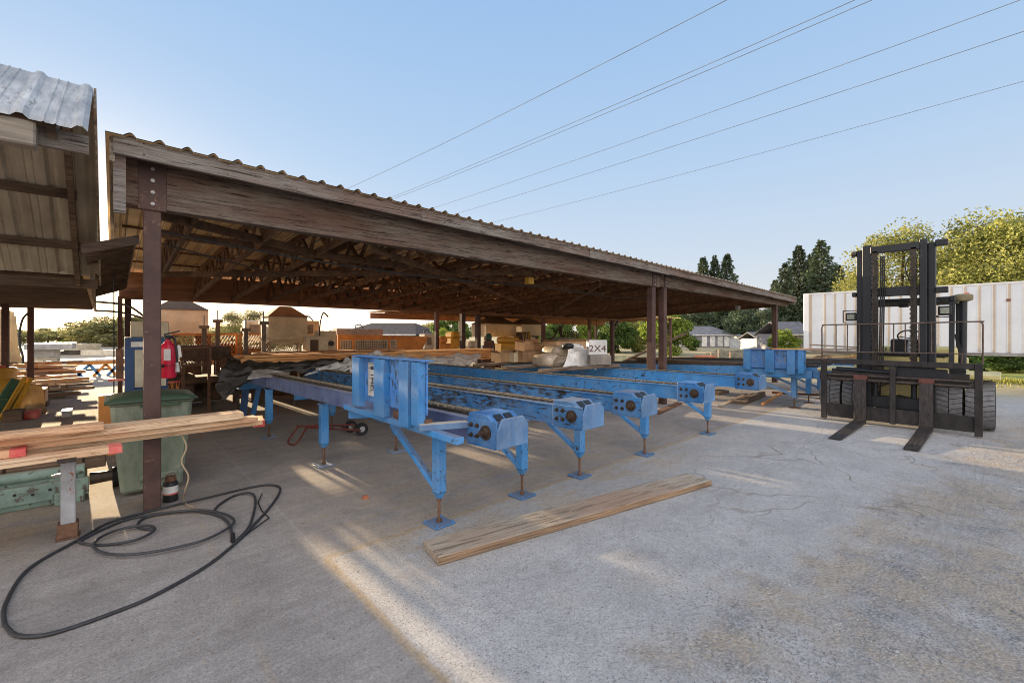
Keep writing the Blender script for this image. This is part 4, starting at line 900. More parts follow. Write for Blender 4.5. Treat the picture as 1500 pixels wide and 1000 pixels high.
# ------------------------------------------------------------------ saw machines under and behind the shed
def hood(c, w, d, z0, z1, z2, name, label, m=cream_m, legs=True, top=.28):
    t = thing(name, label, 'machine', (c[0],c[1],0)); x, y = c[0], c[1]
    MB().box(x-w/2,y-d/2,z0,x+w/2,y+d/2,z1).build('hood', m, t, bevel=.01)
    mb = MB(); a, b = w/2+.02, d/2+.02; k = top
    mb.add([(x-a,y-b,z1),(x+a,y-b,z1),(x+a,y+b,z1),(x-a,y+b,z1),(x-a*k,y-b*k,z2),(x+a*k,y-b*k,z2),(x+a*k,y+b*k,z2),(x-a*k,y+b*k,z2)],[(3,2,1,0),(4,5,6,7),(0,1,5,4),(1,2,6,5),(2,3,7,6),(3,0,4,7)])
    mb.build('hood_top', taup_m, t)
    if legs:
        MB().box(x-w*.45,y-d*.4,0,x+w*.45,y+d*.4,.85).box(x+w*.28,y-d*.2,.85,x+w*.42,y+d*.2,z0).build('machine_body', dark_m, t, bevel=.02)
        for s in (-1,1):
            MB().box(x+s*w*.5-.06,y-d*.5,0,x+s*w*.5+.06,y-d*.5+.12,z0+.05).build('column', m if m is not cream_m else rust_m, t)
    return t
h1 = at(263,489,Y=14.5); H1 = hood((h1.x,14.5), 1.15, .9, 1.55, 2.22, 2.5, 'saw_machine', 'saw machine with cream hood and brown pyramid top right of the first post')
h2 = at(417,489,Y=12.9); H2 = hood((h2.x,12.95), .95, .8, 1.35, 2.05, 2.33, 'saw_machine', 'saw machine with cream hood behind a curved mesh guard, centre left of the shed')
h3 = at(724,489,Y=17.5); H3 = hood((h3.x,17.5), 2.0, 1.2, 1.45, 2.1, 2.45, 'dust_hood', 'left one of the paired cream hoods seen above the cardboard boxes', top=.35)
h4 = at(775,489,Y=17.0); H4 = hood((h4.x,17.2), 1.7, 1.1, 1.5, 2.1, 2.4, 'dust_hood', 'right one of the paired cream hoods seen above the cardboard boxes', top=.35)
def guard(name, label, px0, px1, Y, z0, z1, m=orange_m, holes=True, sp=.07, fill=None):
    a = at(px0,489,Y=Y); b = at(px1,489,Y=Y); t = thing(name, label, 'guard', (a.x,Y,0))
    mb = MB(); 
    for za in (z0, z1-.05): mb.box(a.x,Y-.02,za,b.x,Y+.02,za+.05)
    for xa in (a.x, b.x-.05): mb.box(xa,Y-.02,z0+.05,xa+.05,Y+.02,z1-.05)
    mb.build('frame', m, t)
    if holes: lattice(MB(),(a.x+.05,Y,z0+.05),(1,0,0),(0,0,1),b.x-a.x-.1,z1-z0-.1,sp,.012).build('mesh', m, t)
    for xa in (a.x+.02,b.x-.07): MB().box(xa,Y-.025,0,xa+.05,Y+.025,z0).build('leg', m, t)
    return t
guard('mesh_guard', 'long orange expanded metal guard in front of the first cream hood', 252, 348, 13.2, 1.05, 1.62, orange_m)
guard('mesh_guard', 'orange framed mesh guard between the two cream hooded saws', 350, 392, 12.9, 1.12, 1.62, orange_m, sp=.06)
guard('mesh_guard', 'grey brown mesh guard with rounded corners before the second cream hood', 384, 440, 12.2, 1.05, 1.52, cream_m, sp=.05)
guard('mesh_guard', 'dark mesh guard low down beside the fire extinguisher', 264, 310, 11.0, .95, 1.35, rust_m, sp=.05)
# dark saw carriage mass with pipes and levers
dm = thing('saw_carriage', 'dark saw carriage with brown housings and levers behind the extinguisher', 'machine', (1.6,12,0))
random.seed(11)
for k,(px,Yp,z0,z1,w,mm) in enumerate(((285,12.3,1.0,1.34,.6,dark_m),(318,12.0,1.02,1.32,.45,dark_m),(292,12.3,.1,.62,.8,dark_m),(207,12.1,1.02,1.7,.34,rust_m),(232,12.1,.0,1.02,.95,rust_m),(340,11.8,.72,1.1,.3,rust_m),(262,11.7,.35,.75,.5,dark_m),(300,11.6,.55,.7,.9,dark_m),(330,12.6,.3,.6,.8,rust_m))):  # two leftmost rust boxes are added to shorten and narrow a sun shaft
    p = at(px,489,Y=Yp); MB().box(p.x-w/2,Yp-.3,z0,p.x+w/2,Yp+.3,z1).build('housing', mm, dm, bevel=.03)
for px in (258,300,345,372): 
    p = at(px,489,Y=12.0); MB().box(p.x-.05,11.95,0,p.x+.05,12.05,.7).build('leg', dark_m, dm)
for px in (330,345,352,362):
    p = at(px,489,Y=11.7); MB().cyl((p.x,11.6,random.uniform(.8,1.1)),(p.x+.1,11.75,random.uniform(.8,1.1)),random.uniform(.08,.16),n=16).build('pulley', random.choice((dark_m,rust_m,gry_m)), dm)
MB().box(at(236,489,Y=11.4).x,11.35,.60,at(306,489,Y=11.4).x,11.45,.64).build('red_rail', red_m, dm)
mb = MB()
for k in range(14):
    p = at(238+random.uniform(0,32),489,Y=11.4); zt_ = .6; mb.tube(spline([(p.x,11.4,zt_),(p.x+random.uniform(-.06,.06),11.38,.35),(p.x+random.uniform(-.08,.08),11.4,.1)],4),.008,5)
mb.build('hanging_straps', orange_m, dm)
# clamp towers: posts with cross head
def clamp(px, py0, py1, Y, label):
    p = at(px,489,Y=Y); z0 = at(px,py1,Y=Y).z; z1 = at(px,py0,Y=Y).z
    t = thing('clamp_post', label, 'post', (p.x,Y,0))
    MB().box(p.x-.045,Y-.045,0,p.x+.045,Y+.045,z1-.25).build('column', gry2_m, t); MB().cyl((p.x,Y,z1-.25),(p.x,Y,z1),.015,n=8).build('screw', gry_m, t)
    MB().box(p.x-.1,Y-.08,z1-.32,p.x+.1,Y+.08,z1-.24).build('head', gry2_m, t, bevel=.01); return t
clamp(299,462,520,13.0,'short steel clamp post just right of the first cream hood'); clamp(319,454,520,13.2,'taller steel clamp post between the cream hoods')
clamp(360,466,520,12.4,'steel clamp post left of the second cream hood'); clamp(386,456,520,11.9,'clamp post directly beside the curved mesh guard')
p = at(299,489,Y=13.0); q_ = at(319,489,Y=13.2)
# operator box with window, right of the second hood
p = at(462,489,Y=12.0); ob = thing('control_box', 'cream control box with dark window right of the curved mesh guard', 'control box', (p.x,12,0))
MB().box(p.x-.25,11.9,1.03,p.x+.3,12.2,1.55).build('body', cream_m, ob, bevel=.008); MB().box(p.x-.16,11.885,1.12,p.x+.04,11.9,1.45).build('window', dark_m, ob); MB().cyl((p.x+.36,11.9,1.35),(p.x+.36,11.85,1.35),.07,n=14).build('hand_wheel', black_m, ob)
MB().box(p.x+.1,12.2,1.03,p.x+.62,12.4,1.68).build('side_cabinet', cream_m, ob, bevel=.008)
MB().box(p.x-.2,11.95,0,p.x+.5,12.3,1.03).build('pedestal', dark_m, ob)
MB().tube(spline([(p.x+.1,12.0,1.5),(p.x+.12,12,1.9),(p.x+.2,12,2.15),(p.x+.33,12,2.05)]),.02,6).build('hook', steel_m, ob)
random.seed(21)
for px, Yp, z0, z1, w, mm, lab, kind_ in ((330,13.8,.9,1.38,.6,dark_m,'dark gearbox behind the orange mesh guard','gearbox'),(365,13.4,.8,1.28,.5,gry2_m,'dusty motor housing at the foot of the clamp posts','motor'),(372,14.4,1.3,1.98,.5,panel_m,'pink and white sign board between the two saws','sign board'),(448,13.6,1.4,1.98,.7,cream_m,'cream duct box joined behind the second hood','duct'),(525,14.8,1.3,1.78,1.6,gry2_m,'brown dusty duct above the orange hopper','duct'),(625,14.2,1.0,1.6,.4,panel_m,'pale blue white cabinet behind the right end of the orange hopper','cabinet')):
    p = at(px,489,Y=Yp); t = thing(kind_.replace(' ','_'), lab, kind_, (p.x,Yp,0))
    MB().box(p.x-w/2,Yp-.2,z0+.05,p.x+w/2,Yp+.2,z1).build('body', mm, t, bevel=.02)
    MB().box(p.x-w*.3,Yp-.215,z0+.2,p.x+w*.2,Yp-.2,z1-.12).build('panel', gry2_m, t, bevel=.004)
    for k_ in (-.4,.4): MB().box(p.x+w*k_-.03,Yp-.15,0,p.x+w*k_+.03,Yp-.09,z0+.05).build('leg', steel_m, t)
    MB().tube(spline([(p.x-.1,Yp,z1),(p.x-.1,Yp,z1+.1),(p.x+.12,Yp+.1,z1+.13),(p.x+.3,Yp+.2,z1-.05)]),.018,6).build('pipe', steel_m, t)
# orange sloping bin
t = thing('orange_hopper', 'large orange sheet metal hopper with louvred mesh panel in the middle of the shed', 'hopper', (7,12.9,0))
a0 = at(495,489,Y=12.9).x; a1 = at(626,489,Y=12.9).x
zt_, zb_ = at(560,489,Y=12.9).z, .9
zT = at(520,490,Y=12.9).z; zR = at(626,493,Y=12.9).z; zB = at(560,517,Y=12.9).z
MB().prism([(a0,12.9,zB),(a1-.28,12.9,zB),(a1,12.9,zR),(a0,12.9,zT)],(0,.04,0)).build('front_wall', orange_m, t)
MB().prism([(a1-.28,12.9,zB),(a1-.24,12.9,zB),(a1+.04,12.9,zR),(a1,12.9,zR)],(0,1.4,0)).build('end_wall', orange_m, t)
MB().prism([(a0,14.3,zB),(a1-.28,14.3,zB),(a1,14.3,zR),(a0,14.3,zT)],(0,.04,0)).build('back_wall', orange_m, t)
for k, (u0, u1) in enumerate(((.02,.14),(.17,.52),(.55,.62))):
    pn = MB(); X0_, X1_ = a0+(a1-a0)*u0, a0+(a1-a0)*u1; pn.box(X0_,12.885,zB+.1,X1_,12.898,zT-.16); pn = pn.build('mesh_panel', panel_m, t)
    g = MB()
    for j in range(5): g.box(X0_+.02,12.878,zB+.13+j*.055,X1_-.02,12.884,zB+.145+j*.055)
    x_ = X0_+.04
    while x_ < X1_-.03: g.box(x_,12.874,zB+.11,x_+.012,12.878,zT-.17); x_ += .07
    g.build('slot_row', taup_m, pn)
for px in (505,600): MB().box(at(px,489,Y=12.95).x-.05,12.95,0,at(px,489,Y=12.95).x+.05,13.05,zB).build('leg', orange_m, t)
# low floor roller table seen beneath the conveyors
rt = thing('roller_table', 'low steel roller table on thin legs behind the nearest conveyor', 'roller table', (3,10.6,0))
MB().box(1.7,10.55,.36,6.5,10.62,.44).box(1.7,11.2,.36,6.5,11.27,.44).build('rail', steel_m, rt)
for k in range(24): MB().cyl((1.8+.2*k,10.62,.42),(1.8+.2*k,11.2,.42),.03,n=8).build('roller', steel_m, rt)
for k in range(5):
    MB().box(1.9+1.1*k,10.56,0,1.95+1.1*k,10.61,.36).build('leg', steel_m, rt)
bf = thing('blue_bench', 'blue steel bench frame at the rear end of the nearest conveyor', 'bench', (2.2,9.6,0))
MB().box(1.75,9.55,.56,2.35,10.3,.72).build('beam', blue_m, bf); MB().bar((1.82,9.6,0),(1.87,9.6,.56),.11,.1).build('leg', cab_m, bf); MB().bar((2.0,9.65,.05),(2.1,9.65,.56),.06,.08).build('leg', blue_m, bf); MB().box(2.55,8.9,.36,4.2,9.0,.46).build('tray', blue_m, bf)

# ------------------------------------------------------------------ lumber pack and tarps across the back of the conveyors
pz = ZT+.035
random.seed(3)
for L_ in range(5):
    for k in range(3):
        xs_ = 1.65+random.uniform(-.08,.08); xe_ = 7.25+random.uniform(-.15,.15)
        lab = ('top','second from top','middle','second from bottom','bottom')[4-L_]+' orange board, '+['front','second','rear'][k]+' row of the long pack on the conveyors'
        board(((xs_+xe_)/2, 8.87+.205*k, pz+.052*L_), xe_-xs_, .19, .045, random.uniform(-.25,.25)-1.0, timbera_m, lab, name='lumber_board', group='orange boards packed across the conveyors', cat='board')
def drape(rows, m, name, label, cat, crump=.03, k=9, seed=0, thick=.004):
    """rows: list of rows of world points; smooth surface with creases"""
    G = [spline(r, k) for r in rows]; n = len(G[0]); cols = [spline([g[i] for g in G], k) for i in range(n)]
    mb = MB(); mb.sm = True; mm = len(cols[0])
    for i in range(n):
        for j in range(mm):
            p = cols[i][j]; q = Vector((p.x*4.5+seed, p.y*9, p.z*6))
            a = abs(mnoise.noise(q))*1.6-.3; b = mnoise.noise(q*2.7)*.45
            mb.v.append(tuple(p+Vector((mnoise.noise(q*1.3+Vector((9,0,0)))*crump*.6, -crump*.3*a, crump*(a+b)))))
    for i in range(n-1):
        for j in range(mm-1): mb.f.append((i*mm+j,(i+1)*mm+j,(i+1)*mm+j+1,i*mm+j+1))
    o = mb.build(name, m, None); tag(o, label, cat); s = o.modifiers.new('s','SOLIDIFY'); s.thickness = thick; return o
def Rw(pts, Y): return [at(x,y,Y=(Y if not isinstance(Y,(list,tuple)) else Y[i])) for i,(x,y) in enumerate(pts)]
drape([Rw([(336,527),(375,526),(430,525),(515,523)],8.95), Rw([(325,540),(362,536),(425,532),(512,527)],8.72), Rw([(316,560),(352,548),(402,541),(505,532)],8.66), Rw([(322,578),(345,566),(388,550),(482,539)],8.62), Rw([(328,586),(350,570),(380,554),(470,543)],8.6)],
      tarpb_m, 'black_tarp', 'crumpled black plastic tarp sagging over the left end of the lumber pack', 'tarp', .085, 8, 1)
drape([Rw([(512,524),(560,517),(625,519),(704,517)],8.9), Rw([(498,531),(548,524),(625,528),(703,523)],8.6), Rw([(455,545),(535,534),(622,537),(690,533)],8.4), Rw([(444,549),(530,540),(620,545),(680,540)],8.35)],
      tarpw_m, 'white_tarp', 'crumpled white plastic wrap spread over the middle of the lumber pack', 'tarp', .10, 8, 5)
drape([Rw([(372,543),(395,541),(425,546)],8.3), Rw([(366,549),(395,548),(422,551)],7.9), Rw([(362,556),(392,552),(420,554)],7.6)], tarpw_m, 'plastic_sheet', 'small white plastic sheet lying on the rear end of the nearest conveyor', 'plastic sheet', .03, 7, 8)

# ------------------------------------------------------------------ goods on the bearers over the far conveyors
for i, Yp in enumerate((5.1,6.0,6.9)):
    board((6.3, Yp, ZT+.03), 2.1, .1, .05, -2, crate_m, ['front bearer board under the wrapped white block','middle bearer board under the plastic bags','rear bearer board under the cardboard boxes'][i], name='bearer_board', cat='board', group='bearer boards under the boxed goods')
gz0 = ZT+.085
def carton(px0, px1, pyt, Y, dpt, label, m=card_m, z0=None, open_=True, name='cardboard_box'):
    a = at(px0,489,Y=Y); b = at(px1,489,Y=Y); z1 = at((px0+px1)/2,pyt,Y=Y).z; z0 = gz0 if z0 is None else z0
    t = thing(name, label, 'box', ((a.x+b.x)/2,Y,z0))
    w = .008
    mb = MB().box(a.x,Y,z0,b.x,Y+w,z1).box(a.x,Y+dpt-w,z0,b.x,Y+dpt,z1).box(a.x,Y+w,z0,a.x+w,Y+dpt-w,z1).box(b.x-w,Y+w,z0,b.x,Y+dpt-w,z1).box(a.x+w,Y+w,z0,b.x-w,Y+dpt-w,z0+w)
    mb.build('walls', m, t)
    MB().prism([(a.x,Y-.004,z1),(b.x,Y-.004,z1),(b.x-.02,Y-.06,z1+.05),(a.x+.02,Y-.06,z1+.05)],(0,.006,0)).prism([(a.x,Y+.01,z1),(a.x,Y+dpt,z1),(a.x-.07,Y+dpt-.03,z1+.04),(a.x-.07,Y+.03,z1+.04)],(.006,0,0)).build('flap', m, t)
    return t
carton(733,752,516,6.9,.3,'leftmost open cardboard box on the bearers','' or card_m)
carton(753,765,517,6.75,.3,'pale grey brown box between two cardboard boxes', cream_m)
carton(766,790,515,6.6,.35,'wide cardboard box right of the pale one', card_m)
carton(768,790,500,6.9,.3,'upper open cardboard box standing on the lower row', card_m, z0=at(770,514,Y=6.9).z)
carton(792,812,503,6.7,.3,'torn upper cardboard box beside the plastic bags', card_m, z0=at(800,517,Y=6.7).z)
carton(815,864,500,6.15,.35,'flat brown box lying on top of the white wrapped goods', card_m, z0=at(835,511,Y=6.2).z)
def blob(c, s, m, name, label, cat, seed=0, sub=3, amp=.25):
    bm = bmesh.new(); bmesh.ops.create_icosphere(bm, subdivisions=sub, radius=1)
    for v in bm.verts:
        n = mnoise.noise(v.co*1.3+Vector((seed,seed*2,0)))+.5*abs(mnoise.noise(v.co*3.1+Vector((seed,1,0))))
        v.co *= 1+amp*n
        for i in range(3):   # boxy bag
            v.co[i] = math.copysign(abs(v.co[i])**.75, v.co[i])
        v.co = Vector((v.co.x*s[0], v.co.y*s[1], max(v.co.z,-.85)*s[2]))
    me = bpy.data.meshes.new(name); bm.to_mesh(me); bm.free(); me.shade_smooth(); me.materials.append(m)
    o = bpy.data.objects.new(name, me); COL.objects.link(o); o.location = c; tag(o, label, cat); return o
def bag(px, py, Y, s, m, label, seed): return blob(at(px,py,Y=Y), s, m, 'plastic_bag', label, 'bag', seed)
bag(800,528,5.9,(.22,.25,.13),plast_m,'clear plastic bag slumped beside the cardboard boxes',1)
bag(822,531,5.7,(.26,.25,.12),plast_m,'clear bag of parts in front of the white wrap',2)
bag(815,515,6.1,(.24,.3,.13),plast_m,'upper tan plastic bag under the flat box',3)
bag(836,509,6.0,(.2,.25,.1),tarpw_m,'grey white bag tied up beneath the flat brown box',4)
bag(832,507,5.75,(.1,.1,.06),black_m,'small black rubbish bag on top of the pale bags',5)
drape([Rw([(832,513),(845,509),(858,510),(868,512)],5.6), Rw([(830,524),(845,521),(858,522),(870,523)],5.45), Rw([(824,538),(842,537),(858,539),(874,542)],5.4)], tarpw_m, 'white_wrap', 'white plastic wrapping hanging down in front of the goods beside the gray block', 'wrap', .04, 7, 4)
RZ = YAW-rad(90)
cw = at(876,489,d=8.3); zz0 = at(876,520,d=8.3).z; zz1 = at(876,498,d=8.3).z; hw = 13.5*8.3/650
bk = thing('wrapped_block', 'white wrapped block with hand painted letters 2X4 on its face', 'package', (cw.x,cw.y,zz0), RZ)
MB().box(-hw,0,0,hw,.3,zz1-zz0).build('block', block_m, bk, bevel=.012, local=True)
text('2X4', mat('brown_marker', (.13,.055,.04), (.09,.04,.03), bump=0), bk, Vector((-.01,-.003,(zz1-zz0)*.42))+wloc(bk), (1,0,0), (0,0,1), .175, squash=1.1)
cw = at(880,489,d=8.28); zb0 = ZT+.085; hw = 15.5*8.3/650
gb = MB().box(-hw,0,0,hw,.32,zz0-.004-zb0).build('grey_block', grayb_m, None, bevel=.012, local=True); gb.location = (cw.x,cw.y,zb0); gb.rotation_euler = (0,0,RZ); tag(gb, 'grey brown wrapped block standing under the white 2X4 block', 'package')
# gas cylinder, drum and yellow machine further back
g = at(716,489,Y=11.0); gc = thing('gas_cylinder', 'dusty rust brown gas cylinder with green valve cap right of the white tarp', 'cylinder', (g.x,11,0))
MB().lathe((g.x,11,0),[(0,0),(.2,0),(.2,1.25),(.16,1.38),(.06,1.42),(0,1.42)]).build('bottle', rust_m, gc); MB().lathe((g.x,11,1.42),[(.09,0),(.1,.12),(.06,.2),(0,.2)]).build('valve_cap', green2_m, gc)
MB().box(g.x-.06,10.78,.8,g.x+.02,10.80,1.15).build('paper_label', label_m, gc)
for px, Yp, z0, z1, w, mm, lab in ((744,16.0,.0,1.45,1.5,yel_m,'long ochre machine bed behind the gas cylinder'),(664,17.0,.2,1.7,.8,yel_m,'yellow machine cabinet between the two rear posts'),(645,16.0,.2,1.5,.6,orange_m,'orange cone shaped machine left of the yellow cabinet'),(687,15.5,.3,1.3,.6,panel_m,'pink grey machine cover between the maroon rear posts')):
    p = at(px,489,Y=Yp); t = thing('yard_machine', lab, 'machine', (p.x,Yp,0))
    MB().box(p.x-w/2,Yp-.4,z0+.2,p.x+w/2,Yp+.4,z1-.3).build('body', mm, t, bevel=.03); MB().box(p.x-w*.35,Yp-.3,z1-.3,p.x+w*.35,Yp+.3,z1).build('upper_housing', mm, t, bevel=.08)
    for s in (-1,1): MB().box(p.x+s*w*.4-.05,Yp-.35,0,p.x+s*w*.4+.05,Yp-.25,z0+.2).build('leg', steel_m, t)
p = at(768,489,Y=16.2); t = thing('gripper_machine', 'dark machine head with hanging hoses between the paired cream hoods', 'machine', (p.x,16.2,0))
MB().box(p.x-.3,16.1,.6,p.x+.35,16.5,1.7).build('body', dark_m, t, bevel=.03)
for k in range(5): MB().tube(spline([(p.x-.25+.12*k,16.05,1.65),(p.x-.28+.12*k,15.95,1.2),(p.x-.2+.12*k,16.0,.8)]),.025,6).build('hose', random.choice((black_m,gry_m,yel_m)), t)
p = at(825,489,Y=15.0); t = thing('scrap_rack', 'dark steel rack with a raised bent arm against the green trees', 'rack', (p.x,15,0))
MB().box(p.x-.9,14.9,1.3,p.x+.9,15.1,1.42).build('shelf', steel_m, t)
for s in (-.85,0,.85): MB().box(p.x+s-.03,14.95,0,p.x+s+.03,15.05,1.3).build('leg', steel_m, t)
MB().tube([(p.x-.7,15,1.42),(p.x-.25,15,2.0),(p.x-.2,15,1.5)],.05,6).build('arm', steel_m, t); MB().tube([(p.x-.1,15,1.42),(p.x-.1,15,2.15)],.035,6).build('arm', steel_m, t)
for k in range(7): MB().bar((p.x-.1+.15*k,14.95,1.44),(p.x+.05+.15*k,15,1.72),.03).build('rod', steel_m, t)

random.seed(31)
for px, Yp, z0, n_, m_, lab in ((440,11.2,.95,5,timbera_m,'sunlit banded timber pack in front of the control box'),(545,11.6,.9,6,timbera_m,'long banded timber pack below the orange hopper'),(345,14.6,.75,6,timber_m,'pale timber pack behind the orange mesh guard')):
    p = at(px,489,Y=Yp); t = thing('timber_pack', lab, 'timber pack', (p.x,Yp,0)); L_ = 1.9
    for s_ in (-.7,.7): MB().box(p.x+s_-.06,Yp-.05,0,p.x+s_+.06,Yp+.7,z0).build('trestle', dark_m, t)
    for i in range(n_):
        for k in range(3): MB().box(p.x-L_/2+random.uniform(-.06,.06),Yp+.22*k,z0+.045*i,p.x+L_/2+random.uniform(-.06,.06),Yp+.22*k+.2,z0+.045*i+.04).build('board', m_, t)
    for s_ in (-.5,.5): MB().box(p.x+s_-.015,Yp-.006,z0-.004,p.x+s_+.015,Yp-.003,z0+.045*n_).build('band', black_m, t)
# hand truck on the ground
ht = thing('hand_truck', 'red tube hand truck lying on the concrete beneath the nearest conveyor', 'hand truck', (2.3,6.6,0))
h0 = at(422,646,z=.03); h1_ = at(433,650,z=.03); e0 = at(437,625,z=.2); e1 = at(449,627,z=.2)
w0 = at(520,622,z=.22); w1 = at(528,630,z=.2)
MB().tube(spline([w0,e0+Vector((.05,.03,0)),e0,h0,h1_,e1,e1+Vector((.05,.03,0)),w1],6),.014,8).build('frame', redb_m, ht)
MB().bar(e0*.6+w0*.4,e1*.6+w1*.4,.02).bar(e0*.25+w0*.75,e1*.25+w1*.75,.02).build('cross_bar', redb_m, ht)
for (px,py) in ((530,628),(514,624)):
    c = at(px,py,z=.1); w_ = MB().lathe((c.x,c.y,.1),[(.045,-.022),(.095,-.025),(.1,0),(.095,.025),(.045,.022)],'y',22).build('wheel', black_m, ht)
    MB().lathe((c.x,c.y,.1),[(0,-.028),(.02,-.028),(.03,-.018),(.05,-.02),(.055,-.01),(.055,.01),(.0,.02)],'y',18).build('rim', pipew_m, w_)
MB().bar(at(514,624,z=.1),at(530,628,z=.1),.016).build('axle', steel_m, ht)

# scraps of wood on the slab at the right of the conveyors
for (x0_, y0_, x1_, y1_, w_, h_, m_, lab) in ((1055,596,1094,578,.09,.04,oldwood_m,'thin grey slat lying left of the dark timber bundle'),(1082,592,1112,580,.3,.07,crate_m,'dark bundle of timbers on the slab near the far conveyors'),(1092,590,1118,580,.1,.12,crate_m,'upper dark timber resting on the bundle'),(1117,594,1146,576,.06,.05,timbera_m,'thin pale stick lying alone near the far conveyors'),(1130,576,1215,580,.1,.05,rust_m,'long rusty bar lying behind the far conveyor legs'),(1045,578,1060,575,.3,.08,crate_m,'short dark block beyond the farthest open conveyor arm'),(962,607,995,592,.12,.05,rust_m,'rusty strip lying at the foot of the maroon posts')):
    A0 = at(x0_,y0_,z=0); B0 = at(x1_,y1_,z=0); d = B0-A0
    board(((A0.x+B0.x)/2,(A0.y+B0.y)/2,.002), d.length, w_, h_, math.degrees(math.atan2(d.y,d.x)), m_, lab, name='timber_scrap', cat='timber')

# ------------------------------------------------------------------ forklift (faces -X)
fk = thing('forklift', 'large black and pale yellow forklift with dual front tyres and lowered forks', 'forklift', (11.4,1.27,0))
XC = 9.92
def tyre(x, y0, y1, r, lugs=30, parent=fk):
    t = thing('wheel', '', '', (0,0,0)); bpy.data.objects.remove(t)
    w = y1-y0; yc = (y0+y1)/2
    wl = MB().lathe((x,yc,r),[(r*.55,-w/2),(r*.88,-w/2),(r*.95,-w*.44),(r*.965,-w*.3),(r*.965,w*.3),(r*.95,w*.44),(r*.88,w/2),(r*.55,w/2)],'y',36).build('wheel', tyred_m, parent)
    lg = MB()
    for i in range(lugs):
        for s in (-1, 1):
            a = 2*math.pi*(i+(.5 if s > 0 else 0))/lugs; a2 = a+.11
            p = lambda ang, rr, yy: (x+math.cos(ang)*rr, yy, r+math.sin(ang)*rr)
            da = 2*math.pi/lugs*.43; R0, R1 = r*.955, r*1.0; ya, yb = yc+s*w*.02, yc+s*w*.49
            vs = [p(a2-da,R0,ya),p(a2+da,R0,ya),p(a+da,R0*.985,yb),p(a-da,R0*.985,yb),p(a2-da,R1,ya),p(a2+da,R1,ya),p(a+da,R1*.965,yb),p(a-da,R1*.965,yb)]
            lg.add(vs, [(0,3,2,1),(4,5,6,7),(0,1,5,4),(1,2,6,5),(2,3,7,6),(3,0,4,7)])
    lg.build('tread', tyre_m, wl)
    MB().lathe((x,yc,r),[(0,-w*.2),(r*.2,-w*.22),(r*.22,-w*.38),(r*.5,-w*.42),(r*.56,-w*.48),(r*.56,w*.48),(r*.5,w*.42),(r*.2,w*.3),(0,w*.3)],'y',24).build('rim', yellow_m, wl)
for y0, y1 in ((.10,.44),(.47,.80),(1.78,2.11),(2.14,2.47)): tyre(10.86, y0, y1, .415)
for y0, y1 in ((.35,.65),(1.88,2.18)): tyre(12.75, y0, y1, .34)
# carriage
mb = MB(); YL, YRt = 2.27, .27
mb.box(XC-.03,YL-.045,.03,XC+.04,YL+.045,1.12).box(XC-.03,YRt-.045,.02,XC+.04,YRt+.045,1.14)
mb.box(XC-.025,YRt+.045,1.05,XC+.045,YL-.045,1.14)
mb.box(XC+.02,YRt+.05,.07,XC+.09,YL-.05,.31); mb.box(XC-.03,1.245,.06,XC+.02,1.325,1.05); mb.box(XC+.09,YRt+.1,.74,XC+.15,YL-.1,.96)
mb.build('carriage', carr_m, fk, bevel=.006)
mb = MB().cyl((XC+.05,YRt,.775),(XC+.05,YL,.775),.026,n=14).cyl((XC+.03,YRt-.06,.855),(XC+.03,YL,.855),.02,n=14); mb.build('fork_shaft', steel_m, fk)
# load backrest of thin pipe
mb = MB(); xb = XC-.01
mb.tube(spline([(xb,YL+.03,1.12),(xb,YL+.03,1.55),(xb,YL+.03,1.72),(xb,YL,1.76),(xb,YL-.06,1.77),(xb,1.3,1.775),(xb,YRt+.03,1.79),(xb,YRt-.02,1.78),(xb,YRt-.045,1.74),(xb,YRt-.045,1.55),(xb,YRt-.045,1.13)],5),.0115,8)
mb.cyl((xb,YL+.03,1.27),(xb,YRt-.045,1.29),.009,n=8)
for y in (2.08,1.91,1.74,1.44,1.27,1.12,.95,.8): mb.cyl((xb,y,1.28),(xb,y,1.77),.0085,n=8)
for y in (.45,): mb.cyl((xb,y,1.13),(xb,y,1.28),.009,n=8)
mb.build('load_backrest', mat('rusty_pipe', (.2,.14,.11), (.09,.06,.045), rough=.6, metal=.3, scale=15), fk)
# forks
for yc in (1.72,.86):
    mb = MB(); w = .085
    mb.prism([(XC-.08,yc-w,.04),(XC-.03,yc-w,.04),(XC-.03,yc-w,.80),(XC-.08,yc-w,.80)],(0,2*w,0))
    mb.prism([(XC-.04,yc-w,.03),(XC-.14,yc-w,.02),(8.12,yc-w,.012),(8.10,yc-w,.022),(XC-.16,yc-w,.075),(XC-.08,yc-w,.10),(XC-.04,yc-w,.10)],(0,2*w,0))
    fo = mb.build('fork', fork_m, fk, bevel=.005)
    MB().box(XC-.085,yc-w-.01,.79,XC+.03,yc+w+.01,.87).build('hook', mat('worn_red_steel', (.22,.08,.06), (.1,.045,.04), rough=.6, metal=.3, scale=18), fo, bevel=.008)
# mast
def rail(y0, y1, x0, x1, z0, z1, name='mast_rail'): return MB().box(x0,y0,z0,x1,y1,z1).build(name, mast_m, fk, bevel=.006)
ZM = 3.17
for (ya, yb, yc_, yd) in ((1.735,1.83,1.60,1.73),(.775,.865,.87,.965)):
    rail(ya,yb,10.20,10.38,.12,ZM-.04); rail(yc_,yd,10.10,10.32,.10,ZM+.02)
MB().box(10.06,.96,ZM-.14,10.16,1.61,ZM-.02).build('mast_crossbar', mast_m, fk, bevel=.006)
MB().box(10.12,.96,2.26,10.2,1.61,2.42).build('mast_crossbar', mast_m, fk, bevel=.006)
MB().box(10.12,.87,1.02,10.3,1.68,1.10).build('mast_crossbar', mast_m, fk, bevel=.006); MB().box(10.12,.88,.30,10.26,1.67,.50).build('mast_crossbar', mast_m, fk, bevel=.006)
MB().cyl((10.2,1.83,ZM-.1),(10.2,1.90,ZM-.1),.05,n=14).build('roller', steel_m, fk)
